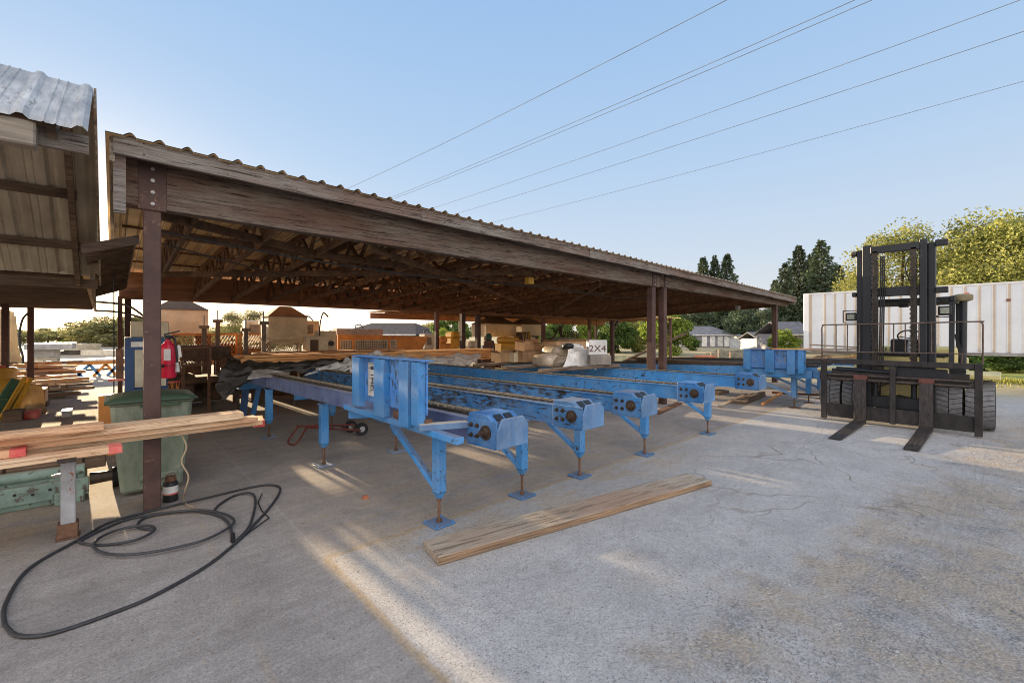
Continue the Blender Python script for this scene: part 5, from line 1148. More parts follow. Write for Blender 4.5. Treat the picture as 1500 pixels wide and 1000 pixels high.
for q_ in ((.62,ZM-.11,.775,ZM-.01),(.62,2.28,.775,2.38),(1.83,2.28,1.89,2.36)): MB().box(10.14,q_[0],q_[1],10.24,q_[2],q_[3]).build('stop_block', mast_m, fk, bevel=.008)
for yc in (1.545,1.035):
    mb = MB(); z = .9; k = 0
    while z < ZM-.12:
        w = .048 if k % 2 else .036; mb.box(10.06,yc-w,z,10.085,yc+w,z+.034); z += .038; k += 1
    mb.build('lift_chain', mat('greasy_chain', (.075,.06,.048), (.022,.018,.015), rough=.5, metal=.5, scale=30), fk)
    MB().cyl((10.13,yc,.5),(10.13,yc,2.9),.04,n=14).build('lift_cylinder', mast_m, fk)
mb = MB()
for yy in (1.475,1.45,1.425): mb.tube(spline([(10.10,yy,ZM-.2),(10.08,yy-.01,2.6),(10.10,yy,2.0),(10.1,yy+.01,1.2),(10.08,yy,.8)],6),.011,6)
mb.tube(spline([(10.1,1.1,2.9),(10.08,1.14,2.7),(10.1,1.08,2.5)],6),.009,6)
mb.build('hydraulic_hose', black_m, fk)
# side shift cylinder across the carriage, hose reel
MB().cyl((XC+.12,1.3,.93),(XC+.12,2.1,.95),.045,n=14).cyl((XC+.12,.9,.93),(XC+.12,1.3,.93),.028,n=12).build('side_shift_cylinder', mast_m, fk)
MB().box(10.0,.62,.86,10.1,1.25,1.02).build('carriage_plate', mast_m, fk, bevel=.005)
MB().cyl((10.3,.52,.98),(10.4,.52,.98),.10,n=20).build('hose_reel', black_m, fk)
# chassis
mb = MB(); mb.box(10.62,.84,.32,12.4,1.74,1.02); mb.box(11.2,.5,.5,12.6,2.05,1.0); mb.box(10.85,.70,1.0,11.05,1.85,1.19); mb.build('body', yellow_m, fk, bevel=.02)
MB().box(10.42,.04,.87,11.45,.83,.94).build('fender', yellow_m, fk, bevel=.01); MB().box(10.42,1.76,.88,11.45,2.5,.93).build('fender', yellow_m, fk, bevel=.01)
MB().box(10.60,.95,.12,10.64,1.62,.33).box(10.45,.88,.08,10.6,1.66,.22).build('front_axle', mast_m, fk, bevel=.01)
MB().prism([(10.615,1.0,.32),(10.615,1.55,.32),(10.615,1.5,.44),(10.615,1.28,.5),(10.615,1.05,.45)],(-.02,0,0)).build('axle_cover', black_m, fk)
mb = MB()
for y, z in ((1.5,.5),(1.56,.7),(1.6,.45)): mb.tube(spline([(10.5,y,.9),(10.45,y+.03,z),(10.5,y-.04,.35)]),.013,6)
mb.bar((10.5,1.38,.72),(10.45,1.62,.6),.03).bar((10.5,1.62,.3),(10.5,1.62,.8),.03); mb.build('linkage', steel_m, fk)
MB().box(12.5,.5,.35,13.3,2.05,1.15).build('counterweight', yellow_m, fk, bevel=.06)
MB().box(10.83,.66,1.192,11.1,1.9,1.26).build('dashboard', mast_m, fk, bevel=.01)
MB().box(12.0,.6,1.0,13.1,1.95,1.34).build('engine_cover', yellow_m, fk, bevel=.05); MB().box(11.6,.95,1.0,11.98,1.6,1.22).build('seat', black_m, fk, bevel=.03); MB().box(11.9,.97,1.22,11.99,1.58,1.5).build('seat_back', black_m, fk, bevel=.03)
MB().cyl((11.15,1.2,1.1),(11.28,1.2,1.50),.05,.035,12).build('steering_column', gry_m, fk)
sw = []
for i in range(33):
    a = 2*math.pi*i/32; sw.append(Vector((11.3-.08*math.sin(a)*1.2, 1.2+.19*math.cos(a), 1.55+.19*math.sin(a)*.62)))
mb = MB().tube(sw,.013,8).tube([(11.3,1.2,1.52),(11.3,1.38,1.55)],.01,6).tube([(11.3,1.2,1.52),(11.3,1.02,1.55)],.01,6).tube([(11.3,1.2,1.52),(11.38,1.2,1.45)],.01,6); mb.build('steering_wheel', black_m, fk)
mb = MB()
for y in (1.62,1.54,1.46): mb.cyl((11.1,y,1.15),(11.12,y,1.3),.006,n=6).cyl((11.12,y,1.3),(11.12,y,1.33),.014,n=8)
mb.build('lever', black_m, fk)
# overhead guard
mb = MB(); zg = 2.2
for y in (.62,1.9): mb.box(10.95,y-.035,zg-.02,12.5,y+.035,zg+.07)
for x_ in (10.95,12.45): mb.box(x_,.655,zg-.015,x_+.06,1.865,zg+.06)
for k in range(7): mb.box(11.14+.19*k,.655,zg+.0,11.20+.19*k,1.865,zg+.05)
mb.build('overhead_guard', mast_m, fk, bevel=.008)
for y in (.62,1.9):
    MB().bar((11.0,y,zg-.02),(10.8,y-.0,.98),.07,.05).build('guard_leg', mast_m, fk); MB().bar((12.45,y,zg-.02),(12.6,y,1.0),.07,.05).build('guard_leg', mast_m, fk)
MB().box(11.0,1.2,zg-.1,11.1,1.34,zg-.02).build('mirror', black_m, fk, bevel=.01)
def lamp(px, py, X):
    c = at(px,py,X=X); mb = MB().box(X-.05,c.y-.085,c.z-.08,X+.04,c.y+.085,c.z+.08); l = mb.build('work_lamp', black_m, fk, bevel=.012)
    MB().box(X-.058,c.y-.058,c.z-.05,X-.051,c.y+.058,c.z+.05).build('lens', glass_m, l, bevel=.004)
    s = 1 if c.y > 1.2 else -1
    mb = MB(); y_o = c.y+.12*(1 if s > 0 else -1)
    f_ = [(X,c.y-.1,c.z-.11),(X,c.y+.13,c.z-.11),(X,c.y+.13,c.z+.12),(X,c.y-.1,c.z+.12)]
    for i in range(4): mb.bar(f_[i],f_[(i+1)%4],.016)
    mb.bar((X,c.y-.1 if s > 0 else c.y+.13,c.z+.12),(X-.1,1.82 if s > 0 else .78,c.z+.17),.02).bar((X,c.y-.1 if s > 0 else c.y+.13,c.z-.11),(X-.1,1.82 if s > 0 else .78,c.z-.09),.02); mb.build('lamp_frame', mast_m, l)
lamp(1247,464,10.8); lamp(1384,455,10.8)
pt_ = at(1411,437,X=11.6); mb = MB().cyl((11.55,.52,.95),(11.6,pt_.y,pt_.z-.04),.055,n=16); mb.build('intake_pipe', mast_m, fk)
MB().lathe((11.6,pt_.y,pt_.z-.04),[(.055,-.02),(.12,0),(.13,.03),(.13,.10),(.09,.12),(0,.125)],n=20).build('intake_cap', mat('tan_cap', (.3,.25,.14), (.2,.16,.09), rough=.5), fk)
MB().bar((11.5,.5,1.0),(11.5,.6,1.6),.05,.04).build('pipe_bracket', mast_m, fk)

# ------------------------------------------------------------------ trailer
tz0, tz1 = .72, 3.62
tr = thing('semi_trailer', 'long white box trailer with vertical ribbed side panels behind the forklift', 'trailer', (27.4,1,terrain(27,1)))
XT = 26.2; YA, YZ = 6.85, -9.0
MB().box(XT,YZ,tz0+.1,XT+2.45,YA,tz1).build('box_body', trail_m, tr)
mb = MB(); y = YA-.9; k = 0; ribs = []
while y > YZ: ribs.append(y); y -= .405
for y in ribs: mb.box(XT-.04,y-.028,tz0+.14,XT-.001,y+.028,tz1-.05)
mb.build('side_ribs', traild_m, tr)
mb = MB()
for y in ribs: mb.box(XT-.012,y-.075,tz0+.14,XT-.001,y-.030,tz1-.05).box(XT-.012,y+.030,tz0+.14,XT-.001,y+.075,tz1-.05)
mb.build('rib_flange', mat('trailer_flange', (.70,.71,.72), (.64,.65,.66), rough=.4, metal=.1, grime=(.95,1.03)), tr)
MB().box(XT-.03,YA-.22,tz0+.02,XT+.02,YA+.02,tz1+.02).build('corner_post', trail_m, tr, bevel=.02); MB().box(XT-.036,YA-.34,tz0+.05,XT-.001,YA-.24,tz1-.02).build('corner_strip', traild_m, tr)
MB().box(XT-.04,YZ,tz0,XT+.03,YA,tz0+.13).build('bottom_rail', mat('trailer_rail_metal', (.42,.4,.4), (.3,.28,.27), rough=.5, metal=.3), tr); MB().box(XT-.025,YZ,tz1-.04,XT+.03,YA,tz1+.03).build('top_rail', MATS['trailer_flange'], tr)
for y, z, mm in ((1.05,3.25,red_m),(-.1,2.92,rust_m),(-.55,.8,brick_m),(3.8,.8,brick_m)): MB().box(XT-.05,y-.06,z-(.1 if mm is red_m else .04),XT-.037,y+.06,z+.06).build('marker_plate', mm, tr)
MB().box(XT+.3,3.8,terrain(26,4),XT+.42,3.92,tz0+.1).build('landing_leg', gry_m, tr); MB().box(XT+2.0,3.8,terrain(26,4),XT+2.12,3.92,tz0+.1).build('landing_leg', gry_m, tr)
for y in (-5.2,-6.5):
    for x_ in (XT+.3,XT+2.1): 
        w_ = MB().lathe((x_,y,terrain(26,y)+.5),[(0,-.13),(.3,-.14),(.47,-.14),(.5,-.1),(.5,.1),(.47,.14),(0,.14)],'x',26).build('wheel', tyre_m, tr)

# ------------------------------------------------------------------ houses beyond
def house(label, px0, px1, pyg, pye, pyr, d, rows, m=wall_m, roofm=shing_m, depth=7, gable=False, cat='house', name='house'):
    a = at(px0,pyg,d=d); b = at(px1,pyg,d=d); zg = a.z-.3; ze = at(px0,pye,d=d).z; zr = at(px0,pyr,d=d).z
    u = Vector((b.x-a.x,b.y-a.y,0)); W_ = u.length; u.normalize(); v = Vector((F[0],F[1],0)); t = thing(name, label, cat, (a.x,a.y,zg))
    P = lambda s, k, z: (a.x+u.x*s+v.x*k, a.y+u.y*s+v.y*k, z)
    mb = MB(); mb.prism([P(0,0,zg),P(W_,0,zg),P(W_,0,ze),P(0,0,ze)], v*depth); mb.build('walls', m, t)
    o = .35; h = zr-ze; rf = MB()
    if gable: # ridge across the view
        rf.add([P(-o,-o,ze-.1),P(W_+o,-o,ze-.1),P(W_+o,depth/2,zr),P(-o,depth/2,zr),P(W_+o,depth+o,ze-.1),P(-o,depth+o,ze-.1)],[(0,1,2,3),(3,2,4,5)])
    else:     # hipped
        rf.add([P(-o,-o,ze-.05),P(W_+o,-o,ze-.05),P(W_*.78,depth/2,zr),P(W_*.12,depth/2,zr),P(W_+o,depth+o,ze-.05),P(-o,depth+o,ze-.05)],[(0,1,2,3),(3,2,4,5),(1,4,2),(0,3,5)])
    r_ = rf.build('roof', roofm, t); s = r_.modifiers.new('s','SOLIDIFY'); s.thickness = .12
    for (f0, f1, z0f, z1f, mm, nm) in rows:
        mb = MB(); mb.prism([P(W_*f0,-.06,zg+(ze-zg)*z0f),P(W_*f1,-.06,zg+(ze-zg)*z0f),P(W_*f1,-.06,zg+(ze-zg)*z1f),P(W_*f0,-.06,zg+(ze-zg)*z1f)], v*.05); mb.build(nm, mm, t)
    MB().prism([P(-o,-o-.02,ze-.2),P(W_+o,-o-.02,ze-.2),P(W_+o,-o-.02,ze-.03),P(-o,-o-.02,ze-.03)], v*.06).build('gutter', whited_m, t)
    return t
doors = [(f, f+.075, .14, .9, whited_m, 'door') for f in (.03,.16,.27,.50,.62,.73,.83,.92)]
house('long grey house with a row of white doors and low grey roof', 978, 1078, 508, 490, 477, 88, doors, depth=9)
house('small grey outbuilding with three white doors left of the lime green tree', 915, 940, 508, 491, 484, 86, [(.08,.3,.1,.9,whited_m,'door'),(.38,.56,.1,.9,whited_m,'door'),(.68,.92,.1,.9,whited_m,'door')], depth=6)
house('white garage with grey roof just left of the far right post', 1112, 1138, 512, 496, 486, 72, [(.12,.8,.0,.85,whited_m,'garage_door')], m=mat('pale_grey_wall', (.42,.42,.43), (.35,.35,.36), rough=.7), gable=True, depth=6, cat='garage')
house('small white flat shed with a dark opening next to the garage', 1090, 1113, 510, 492, 490, 78, [(.15,.5,.0,.95,dark_m,'doorway'),(.55,.98,.0,.98,whited_m,'wall_panel')], m=whited_m, gable=True, depth=5, cat='shed', name='small_shed')
house('mauve grey house with steep roof and balcony at the left end of the trailer', 1156, 1196, 512, 489, 470, 60, [(.13,.33,.55,.93,whited_m,'window'),(.17,.3,.6,.88,dark_m,'pane'),(.08,.42,.28,.42,rust_m,'balcony')], gable=True, depth=8)
house('wide brown grey roofed building behind the orange hopper', 492, 606, 500, 489, 470, 62, [], m=mat('brown_grey_wall', (.3,.25,.22), (.22,.18,.16), rough=.8), roofm=mat('brown_grey_roof', (.12,.1,.09), (.09,.075,.07), rough=.95, spec=.05), depth=24, cat='building', name='building')  # brown grey walls, darker rough roof
# dirt bank, dark pipe pile and stakes
def mound(px, d, w, h, label, m=dirt_m, dep=None, seed=0, name='dirt_mound', cat='dirt mound'):
    c = at(px,489,d=d); zb = terrain(c.x,c.y); mb = MB(); mb.sm = True; n = 22; rg = Vector((R[0],R[1],0)); fd = Vector((F[0],F[1],0)); dep = dep or w*.4
    for j in range(n+1):
        for i in range(n+1):
            u, v = i/n*2-1, j/n*2-1; q = max(0,1-u*u)*max(0,1-v*v)
            p = Vector((c.x,c.y,zb-.05))+rg*u*w/2+fd*v*dep/2; nz = mnoise.noise(Vector((u*3+seed,v*3,seed)))*.5+mnoise.noise(Vector((u*9+seed,v*9,0)))*.2
            p.z += h*q**.7*(1+nz); mb.v.append(tuple(p))
    for j in range(n):
        for i in range(n): mb.f.append((j*(n+1)+i,j*(n+1)+i+1,(j+1)*(n+1)+i+1,(j+1)*(n+1)+i))
    o = mb.build(name, m, None, loc=(c.x,c.y,zb)); tag(o, label, cat); return o
brush_m = mat('brushy_bank', (.26,.21,.14), (.09,.085,.05), rough=.95, scale=3, bump=1)
mound(1075, 46, 9, .95, 'brushy brown dirt bank in front of the grey house', brush_m, seed=3)
mound(1115, 38, 5, .7, 'tan dirt mound left of the low stop plate', seed=5)
mound(1215, 24, 6, .8, 'heap of soil and bark between the stop plate and the trailer', seed=8)
mound(945, 40, 9, .6, 'low dry grass bank seen between the shed posts', mat('dry_bank', (.4,.33,.18), (.22,.2,.09), rough=.95, scale=3, bump=.8), seed=9)
for i, (px, d) in enumerate(((1052,36),(1041,35),(1069,36))):
    c = at(px,489,d=d); z = terrain(c.x,c.y); s = MB().box(c.x-.04,c.y-.04,z,c.x+.04,c.y+.04,z+[1.25,.95,1.1][i]); s = s.build('wooden_stake', timber_m, None, loc=(c.x,c.y,z)); tag(s, ['tallest pale stake in the dirt left of the low stop plate','leftmost pale stake in the dirt beyond the posts','pale stake nearest the low stop plate'][i], 'stake', 'stakes in the dirt')
c = at(985,489,d=27); z = terrain(c.x,c.y)
pp_ = thing('timber_pile', 'pile of dark reddish timbers with an orange end beyond the twin posts', 'timber pile', (c.x,c.y,z))
for k in range(7): MB().bar((c.x-1.6-.1*(k%3),c.y+1.2+.15*k,z+.12+.16*(k//3)),(c.x+1.3,c.y-1.4+.15*k,z+.12+.16*(k//3)),.16,.15).build('beam', crate_m if k < 5 else rust_m, pp_)
MB().box(c.x+1.0,c.y-1.7,z,c.x+2.2,c.y-.9,z+.62).build('brick_pallet', brick_m, pp_)
MB().bar((c.x-3.0,c.y+2.0,z+.1),(c.x+.8,c.y-.5,z+2.0),.12).build('leaning_beam', dark_m, pp_)
c = at(908,489,d=15)

# ------------------------------------------------------------------ trees
def foliage(mb, c, r, n, s, flat=.8, droop=0):
    for _ in range(n):
        while True:
            v = Vector((random.uniform(-1,1),random.uniform(-1,1),random.uniform(-1,1)))
            if .25 < v.length < 1: break
        p = Vector(c)+Vector((v.x*r[0],v.y*r[1],v.z*r[2])); a = Vector((random.gauss(0,1),random.gauss(0,1),random.gauss(0,flat))).normalized(); b = a.orthogonal().normalized()
        b = (Matrix.Rotation(random.random()*6.28,3,a) @ b); q = a.cross(b); k = s*random.uniform(.6,1.3)
        mb.add([p-b*k, p+q*k*.5, p+b*k*1.1, p-q*k*.5], [(0,1,2,3)])
def tree_mesh(H, Wd, seed, n, s, z0=.12, airy=.8, clumps=26):
    """local-space crown + trunk of a broad-leaved tree"""
    random.seed(seed); cr = MB(); tk = MB(); tk.cyl((0,0,-.2),(Wd*.02,0,H*.45),H*.028,H*.016,8)
    for k in range(clumps):
        while True:
            v = Vector((random.uniform(-1,1),random.uniform(-1,1),random.uniform(-1,1)))
            if v.length < 1: break
        zz = .5+v.z*.5; wr = math.sin(math.pi*min(1,(zz*.8+.16)))**.7
        c = Vector((v.x*Wd/2*wr, v.y*Wd/2*wr, H*(z0+(1-z0)*zz*.93))); rr = Wd*random.uniform(.10,.2)
        foliage(cr, c, (rr,rr,rr*airy), n//clumps, s)
        if k % 3 == 0: tk.cyl((0,0,H*random.uniform(.15,.4)),tuple(c),H*.010,H*.003,5,cap=False)
    return cr, tk
def conifer_mesh(H, Wd, seed, n=5500, s=.34):
    random.seed(seed); cr = MB(); tk = MB().cyl((0,0,-.2),(0,0,H*.97),H*.018,.03,8); lv = 34
    lean = random.uniform(.85,1.15)
    for i in range(lv):
        t = i/(lv-1); z = H*(.05+.93*t); r = Wd/2*(1-t)**.78*random.uniform(.75,1.12)+.12; nb = max(4, int(11*(1-t*.6)))
        a0 = random.random()*6
        for b in range(nb):
            a = a0+6.28*b/nb+random.gauss(0,.16); rl = r*random.uniform(.6,1.12); m = max(3, int(n/lv/nb*(.35+1.3*(1-t))))
            for _ in range(m):
                k = random.random()**.7; x = math.cos(a)*rl*k; y = math.sin(a)*rl*k; p = Vector((x,y,z-.22*rl*k**1.5+random.gauss(0,.09)+H*.012*(1-k)))
                d = Vector((math.cos(a+random.gauss(0,.6)),math.sin(a+random.gauss(0,.6)),-.35+random.gauss(0,.25))).normalized(); w = d.orthogonal().normalized(); w = Matrix.Rotation(random.random()*6.28,3,d) @ w; kk = s*random.uniform(.6,1.3)
                p += w*random.gauss(0,rl*.09)
                cr.add([p, p+d*kk*.5+w*kk*.22, p+d*kk, p+d*kk*.5-w*kk*.22], [(0,1,2,3)])
    return cr, tk
PROTO = {}
def plant(kind, px, pyt, d, label, cat='tree', name='tree', m=None, wscale=1, base=None, group=None, foot=None):
    """stand a tree in direction px at depth d, tall enough to reach the sight line through pyt"""
    c = at(px,489,d=d); z = terrain(c.x,c.y) if base is None else base; Ht = at(px,pyt,d=d).z-z
    key = (kind, m.name)
    if key not in PROTO:
        crm, tkm = (tree_mesh(10, 9, 21, 12000, .2, .06, .8, 40) if kind == 'broad' else tree_mesh(10, 8, 33, 26000, .095, .04, .9, 64) if kind == 'fine' else tree_mesh(10, 14, 45, 5500, .30, .0, .7, 22) if kind == 'mass' else tree_mesh(10, 9, 77, 11000, .27, .0, .8, 44) if kind == 'bush' else conifer_mesh(10, 4.4, 5, 15000, .24) if kind == 'conifer' else conifer_mesh(10, 5.0, 9, 15000, .24))
        r = thing(name, label, cat, (0,0,0)); crm.build('crown', m, r, local=True); tkm.build('trunk', bark_m, r, local=True); PROTO[key] = r; t = r
    else: t = copy_tree(PROTO[key])
    t.name = name; t.location = (c.x,c.y,z); k = Ht/10; t.scale = (k*wscale,k*wscale,k); t.rotation_euler = (0,0,random.random()*6.28); tag(t, label, cat, group)
    return t
random.seed(99)
# conifers in the middle and right
for i,(px,py,d,w,lb) in enumerate(((1030,377,120,1.2,'leftmost spire of the distant dark conifers above the roof'),(1047,374,118,.9,'second slim conifer spire above the shed roof'),(1065,372,116,1.1,'bushier conifer of the distant trio above the shed roof'),(1010,398,125,1,'small conifer tip just showing above the roof edge'),(1150,385,88,1.15,'broad dark conifer at the left of the big right hand group'),(1170,360,90,1.2,'tall dark conifer, middle of the big right hand group'),(1203,352,86,1.25,'tallest dark conifer left of the yellow green tree'),(1188,372,95,1.1,'conifer wedged between the two tallest dark ones'),(1228,388,92,1.2,'dark conifer tucked behind the trailer end'),(1136,410,96,1.3,'lower dark conifer over the end of the shed roof'),(1100,430,98,1.6,'dark conifer behind the end of the grey house'),(1065,425,100,1.8,'wide dark conifer directly behind the grey house roof'))):
    plant('conifer' if i % 2 else 'conifer2', px, py, d, lb, m=conif_m, wscale=w, name='conifer', group='dark conifers beyond the yard')
for px,py,d,w,lb in ((965,440,95,1.2,'dark green tree mass behind the twin posts'),(1010,436,100,1.2,'dark green tree behind the left part of the grey house'),(1045,440,104,1.2,'dark leafy tree over the middle of the grey house'),(1085,445,90,1.0,'dark leafy tree between grey house and garage'),(1125,448,84,1.0,'dark leafy tree behind the far right post'),(920,448,80,1,'olive tree behind the end of the back beam')):
    plant('broad', px, py, d, lb, m=conif_m if px > 1000 else leafg_m, wscale=w, name='broadleaf_tree', group='dark trees behind the grey houses')
# yellow-green trees over the trailer
for px,py,d,w,lb in ((1318,322,50,1.15,'sunlit yellow green tree behind the forklift mast'),(1395,345,52,1.0,'yellow green tree filling the gap right of the mast'),(1440,304,46,1.2,'big sunlit yellow green tree above the trailer'),(1500,300,42,1.15,'yellow green tree cut off by the right edge'),(1262,385,54,.8,'low yellow green tree just left of the mast'),(1360,395,48,1.1,'short yellow tree close behind the trailer roof')):
    plant('fine', px, py, d, lb, m=leafy_m, wscale=w, name='broadleaf_tree', group='sunlit yellow green trees behind the trailer')
plant('bush', 975, 450, 55, 'bright lime green tree in front of the grey house', m=leafl_m, name='small_tree', wscale=1.1)
plant('bush', 1148, 482, 50, 'small bright green bush right of the far post', 'bush', 'bush', leafl_m, 1.1)
plant('bush', 1013, 492, 70, 'dark round shrub before the white doors', 'bush', 'bush', leafg_m, 1.2)
plant('bush', 1385, 500, 29, 'green hedge bush visible under the trailer behind the forklift', 'bush', 'hedge_bush', leafg_m, 1.9)
for px,lb in ((1440,'green hedge bush under the trailer right of the forklift'),(1480,'hedge bush under the trailer near the right edge'),(1530,'hedge bush beneath the trailer beyond the right edge')):
    plant('bush', px, 508, 31, lb, 'bush', 'hedge_bush', leafg_m, 2.0)
# green trees seen under the roof, centre
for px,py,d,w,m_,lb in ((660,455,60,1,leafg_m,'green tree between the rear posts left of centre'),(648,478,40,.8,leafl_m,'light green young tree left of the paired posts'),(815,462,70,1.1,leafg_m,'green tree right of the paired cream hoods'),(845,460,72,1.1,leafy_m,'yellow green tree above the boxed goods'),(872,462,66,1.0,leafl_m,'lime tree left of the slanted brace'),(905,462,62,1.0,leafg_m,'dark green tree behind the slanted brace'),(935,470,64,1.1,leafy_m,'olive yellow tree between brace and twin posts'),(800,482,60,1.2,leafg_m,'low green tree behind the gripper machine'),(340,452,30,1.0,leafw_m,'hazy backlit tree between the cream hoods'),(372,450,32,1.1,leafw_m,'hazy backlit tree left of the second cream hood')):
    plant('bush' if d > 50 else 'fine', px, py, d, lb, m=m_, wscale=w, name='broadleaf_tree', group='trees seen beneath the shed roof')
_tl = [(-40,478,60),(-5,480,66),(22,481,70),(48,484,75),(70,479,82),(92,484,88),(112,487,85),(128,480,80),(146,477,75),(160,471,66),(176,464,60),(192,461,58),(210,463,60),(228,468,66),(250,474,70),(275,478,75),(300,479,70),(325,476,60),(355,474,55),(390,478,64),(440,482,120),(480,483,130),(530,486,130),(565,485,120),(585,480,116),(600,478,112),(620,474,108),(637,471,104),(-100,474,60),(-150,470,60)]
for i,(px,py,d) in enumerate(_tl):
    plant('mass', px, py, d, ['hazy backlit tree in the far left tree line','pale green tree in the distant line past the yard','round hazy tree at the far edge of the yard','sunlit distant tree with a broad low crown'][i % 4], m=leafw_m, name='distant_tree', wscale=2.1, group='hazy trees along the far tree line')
plant('bush', 95, 498, 40, 'round green bush beside the small flat roofed hut', 'bush', 'bush', leafg_m, 1.3)
# dry grass strip past the trailer
gb_ = MB(); random.seed(4)
for _ in range(9000):
    x_ = random.uniform(20,34); y_ = random.uniform(-6,4) if random.random() < .7 else random.uniform(4,14); z = terrain(x_,y_)
    if mnoise.noise(Vector((x_*.5,y_*.5,0))) < -.1 or (x_ < 27 and random.random() < .75): continue
    h = random.uniform(.06,.22); a = random.random()*6.28; dx, dy = math.cos(a)*.02, math.sin(a)*.02
    gb_.add([(x_-dx,y_-dy,z),(x_+dx,y_+dy,z),(x_+random.gauss(0,.05),y_+random.gauss(0,.05),z+h)],[(0,1,2)])
tag(gb_.build('grass', grass_m), 'dry yellow green grass growing past the trailer', 'grass', kind='stuff')

# ------------------------------------------------------------------ power lines
for (xa,ya),(xb,yb),lb in (((1065,0),(512,275),'leftmost and steepest power line in the sky'),((1253,0),(571,290),'upper cable of the close pair of power lines'),((1278,0),(580,290),'lower cable of the close pair of power lines'),((1490,2),(640,303),'single power line right of the close pair'),((1500,46),(665,314),'second lowest power line'),((1500,119),(725,325),'lowest power line, closest to the tree tops')):
    H = 11.0; P0 = at(xa,ya,z=H); P1 = at(xb,yb,z=H); d = P1-P0; pts = []
    for i in range(41):
        t = -.25+1.9*i/40; p = P0+d*t; p.z = H+.9*(t*(t-1))*.55; pts.append(p)
    o = MB().tube(pts, .0115, 5).build('power_line', wire_m, None, loc=tuple(P0)); tag(o, lb, 'power line', 'power lines crossing the sky')

# ------------------------------------------------------------------ far left yard
def drum(px, pyb, pyt, Y, label, m):
    b = at(px,pyb,z=0); t = thing('drum', label, 'drum', (b.x,b.y,0)); h = at(px,pyt,Y=b.y).z
    MB().lathe((b.x,b.y,0),[(0,.01),(.3,0),(.3,.33*h),(.31,.34*h),(.3,.36*h),(.3,.66*h),(.31,.68*h),(.3,.7*h),(.3,h-.03),(.26,h),(0,h)]).build('body', m, t); MB().cyl((b.x,b.y,h),(b.x,b.y,h+.05),.12,n=12).build('cap', red_m, t)
drum(-2,588,538,0,'yellow plastic drum with red cap at the far left edge', yel_m)
def heap(label, px0, px1, pyb, pyt, n, seed, group='lumber heaps along the sunlit yard'):
    random.seed(seed); a = at(px0,pyb,z=0); b = at(px1,pyb,z=0); t = thing('lumber_pile', label, 'lumber pile', ((a.x+b.x)/2,(a.y+b.y)/2,0), group=group)
    H = at((px0+px1)/2,pyt,d=Vector((a.x,a.y)).dot(Vector(F))).z; w = (b-a).length
    for i in range(n):
        k = i/n; z = k*H; c = a.lerp(b, random.uniform(.3,.6)); c.y += random.uniform(-.3,.6)
        an = rad(random.uniform(-14,14) if i % 3 else random.uniform(60,110)); L = w*random.uniform(.55,.95)*(1 if i % 3 else .5); dv = Vector((math.cos(an),math.sin(an),random.uniform(-.05,.05)))*L/2
        MB().bar(c-dv+Vector((0,0,z+.04)), c+dv+Vector((0,0,z+.04)), random.uniform(.1,.2), random.uniform(.04,.08)).build('board', random.choice((timber_m,timbera_m,crate_m,oldwood_m)), t)
    return t
heap('jumbled heap of bright offcuts left of the sunlit yard', 30, 112, 566, 530, 22, 1)
heap('lower stack of pale boards at the front of the offcut heap', 52, 122, 583, 556, 12, 2)
heap('distant heap of boards behind the white crates', -10, 60, 560, 532, 14, 3)
for px0,px1,pyb,pyt,mm,lb in ((42,54,598,572,'white','pale white crate at the foot of the offcut heap'),(53,66,596,570,'tan','tan crate beside the white one at the heap')):
    a = at(px0,pyb,z=0); b = at(px1,pyb,z=0); h = at(px0,pyt,Y=a.y).z; t = thing('crate', lb, 'crate', ((a.x+b.x)/2,a.y,0))
    MB().box(a.x,a.y,.08,b.x,a.y+.5,h).build('box_body', panel_m if mm == 'white' else timber_m, t, bevel=.01); MB().box(a.x-.03,a.y-.03,.0,b.x+.03,a.y+.53,.08).build('pallet', crate_m, t)
    mb = MB(); [mb.box(a.x+(b.x-a.x)*k-.01,a.y-.012,.1,a.x+(b.x-a.x)*k+.01,a.y-.001,h-.02) for k in (.2,.5,.8)]; mb.build('slats', crate_m, t)
# tarp roll leaning with planks
a = at(14,612,z=0); t = thing('folding_barrow', 'green and yellow striped folded canvas frame leaning at the left edge', 'folding frame', tuple(a))
tp = at(45,553,Y=a.y+.1)
MB().bar(a+Vector((-.15,0,.05)), tp+Vector((-.12,0,-.05)), .05, .3).build('green_canvas', green2_m, t, bevel=.02); MB().bar(a+Vector((.02,-.1,.0)), tp, .05, .07).build('pole', yel_m, t); MB().bar(a+Vector((-.1,-.16,.0)), tp+Vector((-.07,-.05,.01)), .05, .06).build('pole', yel_m, t)
MB().box(a.x-.9,a.y-.05,.32,a.x+.0,a.y+.25,.4).build('green_tray', green2_m, t, bevel=.02)
drape([[tp+Vector((-.05,.1,-.12)),tp+Vector((.05,.1,-.16)),tp+Vector((.14,.12,-.2))],[tp+Vector((-.2,.1,-.45)),tp+Vector((.0,.0,-.45)),tp+Vector((.18,.12,-.45))],[tp+Vector((-.35,.1,-.8)),tp+Vector((-.05,.0,-.8)),tp+Vector((.2,.12,-.75))]], canv_m, 'sack_cloth', 'tan sack cloth hanging beside the green and yellow frame', 'cloth', .05, 5, 3)
def small_box(px0, px1, pyb, pyt, m, label, name='toolbox'):
    a = at(px0,pyb,z=0); b = at(px1,pyb,z=0); h = at(px0,pyt,Y=a.y).z; t = thing(name, label, 'box', ((a.x+b.x)/2,a.y,0))
    MB().box(a.x,a.y,0,b.x,a.y+.35,h*.8).build('body', m, t, bevel=.01); MB().box(a.x-.01,a.y-.01,h*.8,b.x+.01,a.y+.36,h).build('lid', m, t, bevel=.01)
small_box(27,55,615,604,red_m,'red toolbox on the ground at the left behind the boards'); small_box(90,104,612,602,gry_m,'small grey tin alone on the sunlit concrete')
small_box(4,30,619,603,crate_m,'brown wooden box left of the red toolbox','wooden_box')
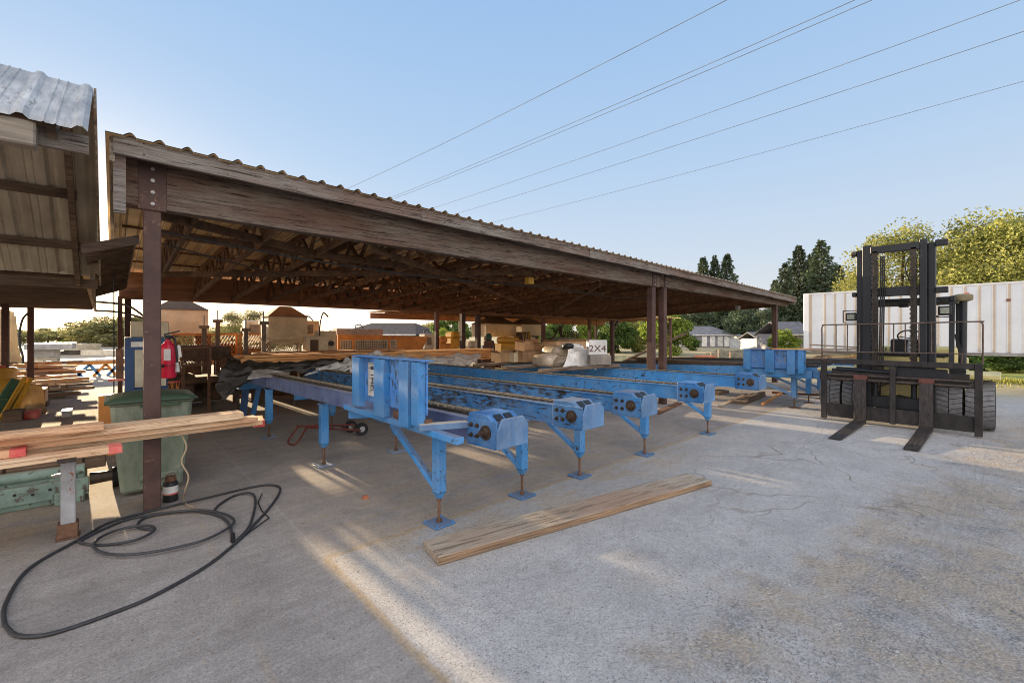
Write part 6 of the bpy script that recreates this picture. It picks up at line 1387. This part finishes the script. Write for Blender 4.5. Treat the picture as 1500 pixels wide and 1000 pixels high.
# hut, low wall, utility pole
a = at(48,530,z=0); b = at(80,530,z=0); ht_ = thing('hut', 'small flat roofed white hut with dark open front far across the yard', 'hut', ((a.x+b.x)/2,a.y,0)); zt = at(60,503,Y=a.y).z
MB().box(a.x,a.y+.3,0,b.x,a.y+3,zt-.3).build('walls', panel_m, ht_); MB().box(a.x-.3,a.y-.4,zt-.35,b.x+.7,a.y+3.3,zt).build('roof', gry_m, ht_); MB().box(a.x+.3,a.y+.24,.8,b.x-.3,a.y+.3,zt-.6).build('opening', dark_m, ht_); MB().box(a.x+1.0,a.y+.2,.9,b.x-.9,a.y+.23,zt-.8).build('screen', gry_m, ht_)
a = at(118,520,z=0); b = at(185,520,z=0); zt = at(150,512,Y=a.y).z
wl = MB().prism([(a.x,a.y,0),(b.x,b.y,0),(b.x,b.y,zt),(a.x,a.y,zt)],(0,.3,0)).build('low_wall', panel_m, None, loc=(a.x,a.y,0)); tag(wl, 'long pale low wall closing the far end of the yard', 'wall')
up = at(103,489,d=70); t = thing('utility_pole', 'thin utility pole with crossarm above the distant tree line', 'pole', (up.x,up.y,0)); zt = at(103,472,d=70).z
MB().cyl((up.x,up.y,0),(up.x,up.y,zt),.14,.1,8).build('pole', bark_m, t); MB().bar((up.x-.9,up.y+.3,zt-.5),(up.x+.9,up.y-.3,zt-.5),.12).build('crossarm', bark_m, t)
for i,(px,lb) in enumerate(((106,'white parked machine left of the low wall'),(122,'pale round tank beside the low wall'))):
    c = at(px,519,z=0); zt = at(px,509,Y=c.y).z; t = thing('tank', lb, 'tank', tuple(c)); MB().lathe((c.x,c.y,.3),[(0,0),(.9,.05),(1.1,.5),(.9,zt-.5),(0,zt-.3)],n=16).build('body', panel_m, t); MB().box(c.x-.8,c.y-.8,0,c.x+.8,c.y+.8,.3).build('base', steel_m, t)
# long orange and blue rack across the far yard
a = at(98,533,z=.5); b = at(178,533,z=.5); t = thing('long_rack', 'long low orange rack on blue trestles across the sunlit yard', 'rack', ((a.x+b.x)/2,a.y,0))
ZR_ = at(140,529,Y=a.y).z
MB().box(a.x,a.y,ZR_-.12,b.x+2,a.y+1.2,ZR_).build('deck', orange_m, t)
MB().box(a.x,a.y+.3,ZR_-.001,b.x+2,a.y+1.1,ZR_+.06).build('load', tarpw_m, t)
for px in (103,131,155,175):
    c = at(px,533,Y=a.y); m_ = blue_m if px != 155 else orange_m; MB().bar((c.x-.35,a.y+.1,0),(c.x,a.y+.1,ZR_-.12),.09).bar((c.x+.3,a.y+.1,0),(c.x,a.y+.1,ZR_-.12),.09).bar((c.x-.3,a.y+.1,.25),(c.x+.6,a.y+.1,.25),.06).build('trestle', m_, t)
# canvas sheet and hose hanging at the far left
drape([[at(-12,454,d=15),at(5,455,d=15),at(22,457,d=15)],[at(-12,490,d=15),at(8,492,d=14.9),at(27,494,d=15)],[at(-12,536,d=15),at(10,536,d=15),at(34,538,d=15)]], canv_m, 'canvas_sheet', 'translucent tan canvas sheet hanging behind the leftmost post', 'canvas sheet', .12, 7, 2)
hs_ = MB().tube(spline([at(45,456,d=14.5),at(34,466,d=14.5),at(29,485,d=14.5),at(29,505,d=14.5),at(33,520,d=14.5),at(34,535,d=14.5)]),.03,6).build('hanging_hose', black_m, None); tag(hs_, 'dark curved hose hanging between the two left posts', 'hose')
